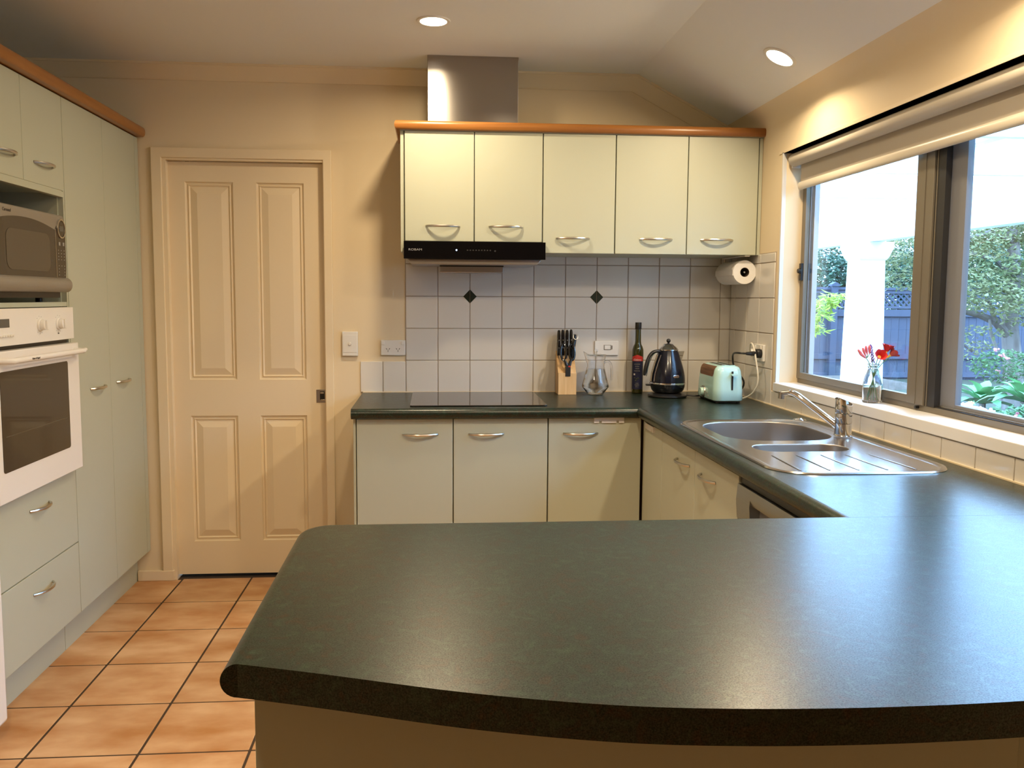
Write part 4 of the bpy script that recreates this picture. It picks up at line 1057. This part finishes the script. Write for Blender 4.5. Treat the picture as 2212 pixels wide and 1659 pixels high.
# wood-look patch wrapping the upper left long side
wp_ = MB(); vs = []; cols_ = 16
def side_x(z):   # outer x of shell on the left at height z
    for (z0, g0), (z1, g1) in zip(((.06, -.001), (.11, -.004), (.138, -.008), (.150, -.013), (.157, -.021)), ((.11, -.004), (.138, -.008), (.150, -.013), (.157, -.021), (.159, -.030))):
        if z <= z1: return tx-TW/2-(g0+(g1-g0)*(z-z0)/(z1-z0))
    return tx-TW/2+.03
zsamp = [.112, .116, .124, .132, .138, .144, .150, .154, .1568]
for j, z in enumerate(zsamp):
    ins = .012 if j == 0 else (.004 if j == 1 else 0)
    for i in range(cols_+1):
        u = i/cols_; y0_ = ty-.092+ins; y1_ = ty+.092-ins
        vs.append((side_x(z)-.0006, y0_+(y1_-y0_)*u, tz+z))
wp_.add(vs, [(j*(cols_+1)+i, j*(cols_+1)+i+1, (j+1)*(cols_+1)+i+1, (j+1)*(cols_+1)+i) for j in range(len(zsamp)-1) for i in range(cols_)])
wp_.build('wood_band', m_walnut, tr_, recalc=False)
# lever slot on the near end
fy = ty-TL/2
MB().box(tx+.006, tx+.013, fy-.0008, fy+.004, tz+.058, tz+.138).build('lever_slot', m_black, tr_)
MB().prism(rrect(tx+.014, tz+.124, .026, .009, .004), 'y', fy-.019, fy-.001).build('lever', m_mint, tr_, bevel=.001)
# knob on the left side
kxx = tx-TW/2
MB().cyl((kxx+.001, ty+.022, tz+.038), (kxx-.004, ty+.022, tz+.038), .0265, .025, 28).build('knob_ring', m_nickel, tr_)
MB().cyl((kxx-.003, ty+.022, tz+.038), (kxx-.016, ty+.022, tz+.038), .0185, .0165, 24).build('knob', m_mint, tr_, bevel=.001)
for q in range(2): MB().cyl((kxx+.001, ty-.026-.014*q, tz+.036-.012*q), (kxx-.001, ty-.026-.014*q, tz+.036-.012*q), .0050, None, 10).build('button', m_print, tr_)

# ------------------------------------------------------------------ vase on the sill
vx, vy, vz = 1.606, -1.262, .9818
va = thing('glass_bottle_vase', (vx, vy, vz), 'small clear glass bottle used as a vase on the window sill', 'vase')
outp = [(0, 0), (.029, 0), (.0315, .003), (.0318, .050), (.0312, .066), (.026, .088), (.0195, .104), (.0170, .112), (.0170, .116), (.0195, .118), (.0195, .121), (.0172, .123), (.0172, .1265), (.0192, .128), (.0192, .131)]
inp = [(.0150, .131), (.0148, .114), (.0172, .103), (.0236, .087), (.0288, .066), (.0294, .050), (.0290, .008), (.027, .006), (0, .006)]
MB().lathe(outp+inp, (vx, vy, vz), 36).build('glass', m_glass, va, smooth=45)
MB().lathe([(0, .0062), (.0268, .0062), (.0287, .0085), (.0291, .05), (.0287, .060), (0, .060)], (vx, vy, vz), 36).build('water', m_water, va, smooth=45)
Rw = Vector((.9968, -.0805, 0)); Uw = Vector((0, 0, 1))     # across / up as seen in the room
def fpt(a, b, d=0): return Vector((vx, vy, vz))+Rw*a+Uw*b+Vector((-.08, -.99, 0))*d
def stem(o, a, b, foot): 
    MB().tube(bez(fpt(foot, .010, 0), fpt(foot*.3, .07, 0), fpt(a*.15, .125, 0), fpt(a, b, 0), 10), .0013, 6).build('stem', m_stem, o)
def petal_cup(o, c, d, L, wdt, material, throat, n=6, open_=.55):
    d = Vector(d).normalized(); a = d.orthogonal().normalized(); b = d.cross(a)
    MB().tube([c-d*L*.55, c-d*L*.2, c+d*L*.08], [.0016, .0035, .006], 8).build('throat', throat, o)
    for k in range(n):
        t = 2*math.pi*k/n; r = a*math.cos(t)+b*math.sin(t); s = d.cross(r)
        rows = []
        for u, w in ((0, .25), (.35, .75), (.7, 1), (.92, .7), (1.0, .2)):
            ctr = c+d*L*(u*.75)+r*(.005+L*open_*u*u)
            rows.append([ctr-s*wdt*w, ctr+r*.0008-d*.001, ctr+s*wdt*w])
        vs = [p for q in rows for p in q]; fs = []
        for j in range(len(rows)-1):
            for q in range(2): fs.append((j*3+q, j*3+q+1, (j+1)*3+q+1, (j+1)*3+q))
        MB().add(vs, fs).build('petal', material, o, recalc=False, smooth=80)
f1 = thing('freesia', fpt(0, .01), 'large open red freesia with yellow throat at the right of the vase', 'flower')
stem(f1, .038, .168, -.012); petal_cup(f1, fpt(.039, .174, .004), (.25, -.1, .95), .031, .0105, m_petalr, m_petaly)
f2 = thing('freesia', fpt(0, .01), 'red freesia leaning far right with orange-yellow base', 'flower')
stem(f2, .052, .152, -.016); petal_cup(f2, fpt(.054, .160, .002), (.8, -.1, .6), .028, .0100, m_petalr, m_petaly)
f3 = thing('freesia', fpt(0, .01), 'deep red freesia low at the centre of the vase facing the room', 'flower')
stem(f3, .014, .148, -.004); petal_cup(f3, fpt(.014, .154, .008), (-.1, -.85, .5), .028, .0115, m_petalr, m_petaly)
f4 = thing('freesia_bud_spray', fpt(0, .01), 'spray of closed pink freesia buds at the left of the vase', 'flower')
stem(f4, -.026, .150, .012)
for a, b, da, db in ((-.046, .168, -.5, .6), (-.034, .172, -.35, .9), (-.026, .178, -.2, 1), (-.016, .180, -.05, 1), (-.040, .160, -.6, .5)):
    c = fpt(a, b); d = (Rw*da+Uw*db).normalized()
    MB().tube([c-d*.016, c-d*.006, c+d*.004, c+d*.011, c+d*.014], [.002, .0042, .0052, .004, .0012], 8).build('bud', m_petalp, f4)
    MB().tube([c-d*.016, fpt(-.022, .152)], .0012, 6).build('stalk', m_stem, f4)
f5 = thing('lavender_stem', fpt(0, .01), 'purple lavender spike between the buds and the red freesias', 'flower')
stem(f5, -.006, .150, .004)
for i in range(26):
    u = i/25; t = i*2.4; p = fpt(-.002-.010*u, .136+.058*u)+Vector((math.cos(t), math.sin(t), 0))*(.0042*(1-.4*u))
    MB().ell(p, .0026, .0026, .0036, 6, 4).build('floret', m_laven, f5)

# ------------------------------------------------------------------ outdoors
GZ = -.06
gm = MB(); nx, ny = 40, 40
gx0, gx1, gy0_, gy1_ = XR+.14, 26, -10, 26
vs = []
for j in range(ny+1):
    for i in range(nx+1):
        x = gx0+(gx1-gx0)*(i/nx); y = gy0_+(gy1_-gy0_)*(j/ny)
        vs.append((x, y, GZ+.04*math.sin(x*1.3)*math.sin(y*1.1)))
gm.add(vs, [(j*(nx+1)+i, j*(nx+1)+i+1, (j+1)*(nx+1)+i+1, (j+1)*(nx+1)+i) for j in range(ny) for i in range(nx)])
struct(gm.build('ground', m_lawn, origin=(6, 2, GZ), recalc=False, smooth=60), 'garden ground outside the window')

# fence, parallel to the back wall
FYf = 10.2; fx0, fx1 = 4.0, 14.0
fe = thing('garden_fence', (8, FYf, GZ), 'grey-blue timber fence with lattice top at the end of the garden', 'fence')
pm = MB().box(-.067, .067, -.008, .008, 0, 1.16-GZ).mesh('paling'); pm.materials.append(m_fence)
x = fx0
while x < fx1:
    o = D.objects.new('paling', pm); COL.objects.link(o); o.parent = fe; o.location = Vector((x, FYf+random.uniform(-.004, .004), GZ))-WL[fe.name]; x += .140
for z0, z1 in ((1.05, 1.17), (.32, .41), (-.0, .09)): MB().box(fx0, fx1, FYf-.055, FYf-.008, z0, z1).build('rail', m_fence, fe)
MB().box(fx0, fx1, FYf-.06, FYf+.04, 1.185, 1.225).build('rail', m_fence, fe)
MB().box(fx0, fx1, FYf-.06, FYf+.05, 1.50, 1.545).build('cap_rail', m_fence, fe)
MB().box(fx0, fx1, FYf-.03, FYf+.02, 1.44, 1.50).build('rail', m_fence, fe)
for x in (4.45, 6.93, 9.12, 11.4, 13.6):
    MB().box(x-.055, x+.055, FYf-.10, FYf-.008, GZ, 1.56).build('post', m_fence, fe)
    MB().prism([(x-.07, 1.56), (x+.07, 1.56), (x+.07, 1.59), (x, 1.63), (x-.07, 1.59)], 'y', FYf-.12, FYf+.02).build('post_cap', m_fence, fe)
for s in (-1, 1):
    mm = MB(); h = .107; w = .020
    mm.add([(-s*h-w, -.005, -h), (-s*h+w, -.005, -h), (s*h+w, -.005, h), (s*h-w, -.005, h), (-s*h-w, .005, -h), (-s*h+w, .005, -h), (s*h+w, .005, h), (s*h-w, .005, h)],
           [(0,3,2,1),(4,5,6,7),(0,1,5,4),(1,2,6,5),(2,3,7,6),(3,0,4,7)])
    lm = mm.mesh('lattice_slat'); lm.materials.append(m_fence); x = fx0+.1
    while x < fx1-.1:
        o = D.objects.new('lattice_slat', lm); COL.objects.link(o); o.parent = fe; o.location = Vector((x, FYf+s*.006, 1.332))-WL[fe.name]; x += .10

# pergola
pe = thing('pergola', (4.45, 3, GZ), 'white painted pergola with square column and overhead rafters outside the window', 'pergola')
cxp, cyp = 4.45, 4.31
cm = MB().loft([[(cxp+sx*w, cyp+sy*w, z) for sx, sy in ((-1,-1),(1,-1),(1,1),(-1,1))] for z, w in ((GZ-.1, .160), (.35, .150), (1.72, .129))]); cm.build('column', m_perg, pe)
MB().loft([[(cxp+sx*w, cyp+sy*w, z) for sx, sy in ((-1,-1),(1,-1),(1,1),(-1,1))] for z, w in ((1.72, .135), (1.75, .155), (1.80, .170), (1.84, .185), (1.895, .185))]).build('capital', m_perg, pe)
MB().box(cxp-.07, cxp+.07, -3.55, 5.6, 1.897, 2.15).build('main_beam', m_perg, pe)
MB().box(2.72, 2.82, -3.2, 6.0, 2.33, 2.44).build('batten', m_perg, pe)
MB().box(3.58, 3.68, -3.2, 6.0, 2.33, 2.44).build('batten', m_perg, pe)
MB().box(5.2, 5.3, -3.2, 6.0, 2.33, 2.44).build('batten', m_perg, pe)
for yy in (-2.3, -1.05, .20, 1.46, 2.80, 4.03, 5.08): MB().box(XR+.16, 6.0, yy-.03, yy+.03, 2.151, 2.33).build('rafter', m_perg, pe)

# unseen overhang added to cut high sky light into the window
struct(MB().box(XR+.125, 2.2, -5.5, 1.8, 2.345, 2.42).build('added_eave', m_perg), 'unseen white overhang added above the window to cut sky light')

# unseen wall added beyond the window to block sky light from that side
struct(MB().box(XR+.13, 7.5, -3.75, -3.6, GZ-.1, 2.75).build('sky_blocking_wall', mat('added_wall_paint', (.45, .44, .42), .7)), 'unseen outside wall added beyond the window to block sky light')

# foliage
def leaves(blobs, n, size, aspect=.55, droop=.0):
    vs = []; fs = []
    tot = sum(b[3]*b[4]*b[5] for b in blobs)
    for (cx, cy, cz, rx, ry, rz) in blobs:
        for _ in range(max(20, int(n*rx*ry*rz/tot))):
            while True:
                p = Vector((random.uniform(-1, 1), random.uniform(-1, 1), random.uniform(-1, 1)))
                if p.length < 1: break
            p = p*(p.length**-.35 if p.length > .05 else 1)
            c = Vector((cx+p.x*rx, cy+p.y*ry, cz+p.z*rz)); s = size*random.uniform(.6, 1.25)
            d = Vector((random.uniform(-1, 1), random.uniform(-1, 1), random.uniform(-.6, .35)-droop)).normalized()
            u = d.cross(Vector((random.uniform(-.5, .5), random.uniform(-.5, .5), 1))).normalized(); w = u*s*aspect*.5
            nrm = d.cross(u)*s*.12; k = len(vs)
            vs += [c, c+d*s*.5+w+nrm, c+d*s, c+d*s*.5-w+nrm]; fs.append((k, k+1, k+2)); fs.append((k, k+2, k+3))
    return MB().add(vs, fs)
def tree(name, label, base, limbs, blobs, n, size, lm, group=None, aspect=.55, cat='tree', droop=0):
    o = thing(name, base, label, cat, group)
    for i, (pts, r0, r1) in enumerate(limbs):
        k = len(pts)-1; MB().tube(pts, [r0+(r1-r0)*j/k for j in range(k+1)], 9).build('trunk' if i == 0 else 'branch', m_bark, o)
    f = leaves(blobs, n, size, aspect, droop).build('foliage', lm, o, recalc=False, smooth=0); f['kind'] = 'stuff'
    return o
def ray(px, py, dep):
    return Vector((.124, -4.0424, 1.326))+(Fv+Rv*((px-1083.45)/1857.97)-Uv*((py-816.14)/1857.97))*dep
def rp(px, py, dep): return tuple(ray(px, py, dep))
def blob(px, py, dep, rx, ry, rz): p = ray(px, py, dep); return (p.x, p.y, p.z, rx, ry, rz)
tb = ray(2185, 900, 9.6); tb.z = GZ
tree('garden_tree', 'spreading layered tree with gnarled trunk in front of the fence', tuple(tb),
     [([tuple(tb), rp(2188, 800, 9.6), rp(2180, 700, 9.6), rp(2195, 600, 9.6), rp(2185, 480, 9.7), rp(2200, 350, 9.8)], .12, .04),
      ([rp(2182, 730, 9.6), rp(2150, 695, 9.5), rp(2115, 680, 9.4), rp(2075, 672, 9.3), rp(2030, 690, 9.2)], .055, .015),
      ([rp(2150, 695, 9.5), rp(2135, 650, 9.4), rp(2095, 640, 9.3)], .03, .008),
      ([rp(2188, 600, 9.6), rp(2150, 560, 9.5), rp(2090, 545, 9.4), rp(2050, 560, 9.3)], .035, .008),
      ([rp(2155, 760, 9.4), rp(2140, 720, 9.4), rp(2138, 690, 9.4)], .02, .015),
      ([rp(2185, 520, 9.6), rp(2140, 500, 9.5), rp(2070, 520, 9.5), rp(1990, 560, 9.6)], .03, .008),
      ([rp(2100, 760, 9.3), rp(2075, 740, 9.3), rp(2040, 725, 9.3)], .010, .005)],
     [blob(1945, 540, 10.2, .55, .45, .16), blob(1930, 575, 10.3, .55, .4, .13), blob(1955, 605, 10.2, .5, .4, .12), blob(1965, 500, 10.3, .45, .4, .15),
      blob(2080, 520, 9.6, .5, .5, .18), blob(2110, 570, 9.5, .55, .5, .16), blob(2085, 610, 9.3, .45, .5, .13), blob(2130, 640, 9.3, .5, .5, .15), blob(2160, 600, 9.7, .5, .5, .2),
      blob(2185, 540, 9.9, .6, .5, .25), blob(2140, 480, 9.9, .7, .6, .3), blob(2230, 620, 9.6, .5, .5, .25), blob(2210, 680, 9.3, .3, .3, .12), blob(2075, 745, 9.2, .35, .3, .07), blob(2110, 715, 9.2, .35, .3, .07),
      blob(2060, 650, 9.2, .3, .3, .09), blob(2230, 450, 10, .8, .7, .4), blob(2020, 460, 10.2, .5, .5, .25), blob(2070, 765, 9.2, .22, .2, .05), blob(2160, 655, 9.1, .35, .3, .12)],
     15000, .062, l_maple)
p = ray(1800, 700, 20); 
tree('garden_tree', 'dark leafy tree beyond the fence left of the white column', (p.x, p.y, GZ),
     [([(p.x, p.y, GZ), (p.x, p.y, 1), tuple(ray(1800, 610, 20))], .15, .08)],
     [blob(1795, 595, 20, 1.1, .9, .55), blob(1820, 560, 20.5, .8, .7, .45), blob(1760, 620, 19.5, .7, .6, .35), blob(1860, 600, 20.5, .8, .7, .5), blob(1800, 650, 19.8, 1.1, .7, .5), blob(1880, 655, 19.8, .9, .7, .5)], 7200, .14, l_dark, 'trees beyond the fence')
p = ray(1960, 700, 19)
tree('garden_tree', 'dark leafy tree beyond the fence behind the window mullion', (p.x, p.y, GZ),
     [([(p.x, p.y, GZ), (p.x, p.y, 1), tuple(ray(1960, 610, 19))], .15, .08)],
     [blob(1930, 590, 19, 1.0, .8, .5), blob(1990, 560, 19, 1.1, .9, .7), blob(2060, 580, 20, 1.4, 1, .7), blob(1935, 650, 18.8, 1.0, .7, .55), blob(2040, 650, 19, 1.2, .8, .6)], 8200, .14, l_dark, 'trees beyond the fence')
p = ray(2200, 700, 21)
tree('garden_tree', 'tall dark tree beyond the fence at the right of the window', (p.x, p.y, GZ),
     [([(p.x, p.y, GZ), (p.x, p.y, 1), tuple(ray(2200, 560, 21))], .2, .1)],
     [blob(2170, 560, 21, 1.5, 1.2, .9), blob(2240, 600, 20, 1.4, 1.2, 1.0), blob(2220, 510, 22, 1.3, 1.1, .8)], 6000, .15, l_dark, 'trees beyond the fence')
p = ray(1745, 700, 7.4)
tree('bamboo_shrub', 'bright yellow-green leafy branch reaching in at the left of the window', (p.x, p.y, GZ),
     [([(p.x, p.y, GZ), tuple(ray(1742, 760, 7.4)), tuple(ray(1750, 690, 7.4)), tuple(ray(1775, 660, 7.3))], .018, .006)],
     [blob(1775, 655, 7.3, .11, .12, .05), blob(1795, 642, 7.3, .09, .12, .045), blob(1765, 680, 7.3, .12, .12, .05), blob(1745, 700, 7.3, .10, .12, .05), blob(1768, 712, 7.3, .05, .06, .02), blob(1811, 640, 7.35, .04, .06, .03)], 420, .085, l_fresh, aspect=.22, cat='shrub', droop=.15)
hg = thing('sky_blocking_hedge', (11.5, -2, GZ), 'tall unseen hedge added on the right to block low sky light', 'hedge')  # unseen hedge, added to hold back low daylight from the side
MB().box(11.2, 12.2, -11, 5.5, GZ-.05, 3.3).build('blocker_core', l_dark, hg)
_f = leaves([(11.3, -10+1.6*i, 1.0+1.2*j, .5, 1.1, .9) for i in range(10) for j in range(3)], 7000, .22).build('foliage', l_dark, hg, recalc=False, smooth=0); _f['kind'] = 'stuff'
# raised bed with agaves and flowers
bed = MB(); c = ray(2150, 930, 8.6)
bd_l = []
for z, s in ((GZ-.05, 1.25), (.0, 1.15), (.10, .95), (.16, .6)):
    bd_l.append([(c.x+2.1*s*math.cos(2*math.pi*i/28), c.y+1.3*s*math.sin(2*math.pi*i/28), z) for i in range(28)])
tag(bed.loft(bd_l).build('mulch_bed', m_soil, smooth=60), 'raised mulch garden bed under the agaves', 'garden bed')
p = ray(1790, 830, 14); bd_l = [[(p.x+r*1.4*math.cos(2*math.pi*i/24), p.y-.3+r*.6*math.sin(2*math.pi*i/24), z) for i in range(24)] for z, r in ((GZ-.06, 1), (.02, .8), (.10, .45), (.12, .2))]
tag(MB().loft(bd_l).build('mulch_mound', m_soil, smooth=60), 'low mulch mound at the foot of the fence left of the column', 'garden bed')
def agave(cpx, cpy, dep, R, label, seed):
    rnd = random.Random(seed); o = ray(cpx, cpy, dep); t = thing('agave', tuple(o-Vector((0, 0, .30))), label, 'plant', 'agaves in the raised bed')
    MB().tube([o-Vector((0, 0, .32)), o], [.035, .03], 8).build('stem', m_bark, t)
    for i in range(18):
        az = i*2.399+rnd.uniform(-.2, .2); el = .15+1.1*(i/17)+rnd.uniform(-.08, .08); L = R*(1-.25*i/17)*rnd.uniform(.9, 1.1)
        h = Vector((math.cos(az), math.sin(az), 0)); s = Vector((-math.sin(az), math.cos(az), 0)); rows = []
        for u, w in ((0, .35), (.2, .6), (.5, 1), (.75, .85), (.92, .35), (1, .02)):
            e = el-.35*u*u; ctr = o+(h*math.cos(e)+Vector((0, 0, math.sin(e))))*L*u; up = (-h*math.sin(e)+Vector((0, 0, math.cos(e))))
            ww = .17*R*w; rows.append([ctr-s*ww+up*ww*.35, ctr, ctr+s*ww+up*ww*.35, ctr-up*.006])
        vs = [q for r in rows for q in r]; fs = []
        for j in range(len(rows)-1):
            for a, b in ((0, 1), (1, 2), (2, 3), (3, 0)): fs.append((j*4+a, j*4+b, (j+1)*4+b, (j+1)*4+a))
        MB().add(vs, fs).build('leaf', m_agave, t, smooth=60)
agave(2122, 872, 8.2, .34, 'left of the two big green agaves below the window tree', 3)
agave(2212, 868, 7.7, .36, 'right of the two big green agaves, cut by the frame edge', 5)
# flowering shrubs
def shrub(px, py, dep, w, h, fl, label, seed, nfl, lm=l_shrub, n=500, size=.05):
    p = ray(px, py, dep); base = (p.x, p.y, .1)
    o = thing('flowering_shrub', base, label, 'shrub', 'flowering shrubs in the bed')
    MB().tube([base, (p.x+.02, p.y, p.z-.05), tuple(p)], [.014, .010, .006], 7).build('stem', m_bark, o)
    f = leaves([(p.x, p.y, p.z, w, w*.8, h)], n, size, .6).build('foliage', lm, o, recalc=False, smooth=0); f['kind'] = 'stuff'
    rnd = random.Random(seed)
    for i in range(nfl):
        c = p+Vector((rnd.uniform(-w, w)*.8, -rnd.uniform(.2, .9)*w, rnd.uniform(-.3, 1)*h))
        fm = MB()
        for k in range(7):
            fm.ell((c.x+rnd.uniform(-.02, .02), c.y+rnd.uniform(-.02, .02), c.z+rnd.uniform(-.015, .015)), .011, .011, .010, 6, 4)
        fm.build('flower_head', fl, o)
shrub(2165, 790, 8.8, .32, .18, m_pinkfl, 'pink-flowered shrub at the foot of the layered tree', 1, 6, n=900)
shrub(2150, 905, 7.0, .16, .09, m_pinkfl, 'low pink-flowered plant in front of the agaves', 2, 4, n=260, size=.07)
shrub(2205, 900, 6.6, .14, .09, m_pinkfl, 'pink-flowered plant at the lower right corner of the window', 4, 4, n=260, size=.06)
shrub(2088, 885, 6.9, .10, .06, m_yelfl, 'yellow-flowered plant beside the white garden trellis', 6, 6, n=90, size=.05)
# white low garden trellis lying by the bed
tl = thing('garden_trellis', tuple(ray(2110, 900, 6.4)-Vector((0, 0, .5))), 'white painted low garden trellis below the agaves', 'trellis')
for a, b in (((2040, 868), (2125, 884)), ((2125, 884), (2190, 925)), ((2045, 884), (2150, 890)), ((2050, 900), (2150, 895)), ((2060, 866), (2075, 915)), ((2140, 884), (2150, 915)), ((2095, 872), (2105, 912)), ((2045, 872), (2150, 912))):
    A = ray(*a, 6.3); Bq = ray(*b, 6.1)
    MB().tube([A, Bq], .012, 6).build('slat', m_perg, tl)
for a in ((2050, 868), (2145, 890), (2188, 924)):
    A = ray(*a, 6.25); MB().tube([A, (A.x, A.y, GZ)], .014, 6).build('leg', m_perg, tl)
rk = ray(2195, 925, 6.9)
tag(MB().ell((rk.x, rk.y, rk.z-.1), .22, .16, .16, 12, 8).build('rock', m_rock), 'rounded grey rock at the lower right corner of the window', 'rock')
rk = ray(2120, 905, 7.3)
tag(MB().ell((rk.x, rk.y, rk.z-.12), .16, .13, .14, 12, 8).build('rock', m_rock), 'rounded grey rock half hidden behind the white trellis', 'rock')
# exterior wall face below the added overhang is the outside of wall_right
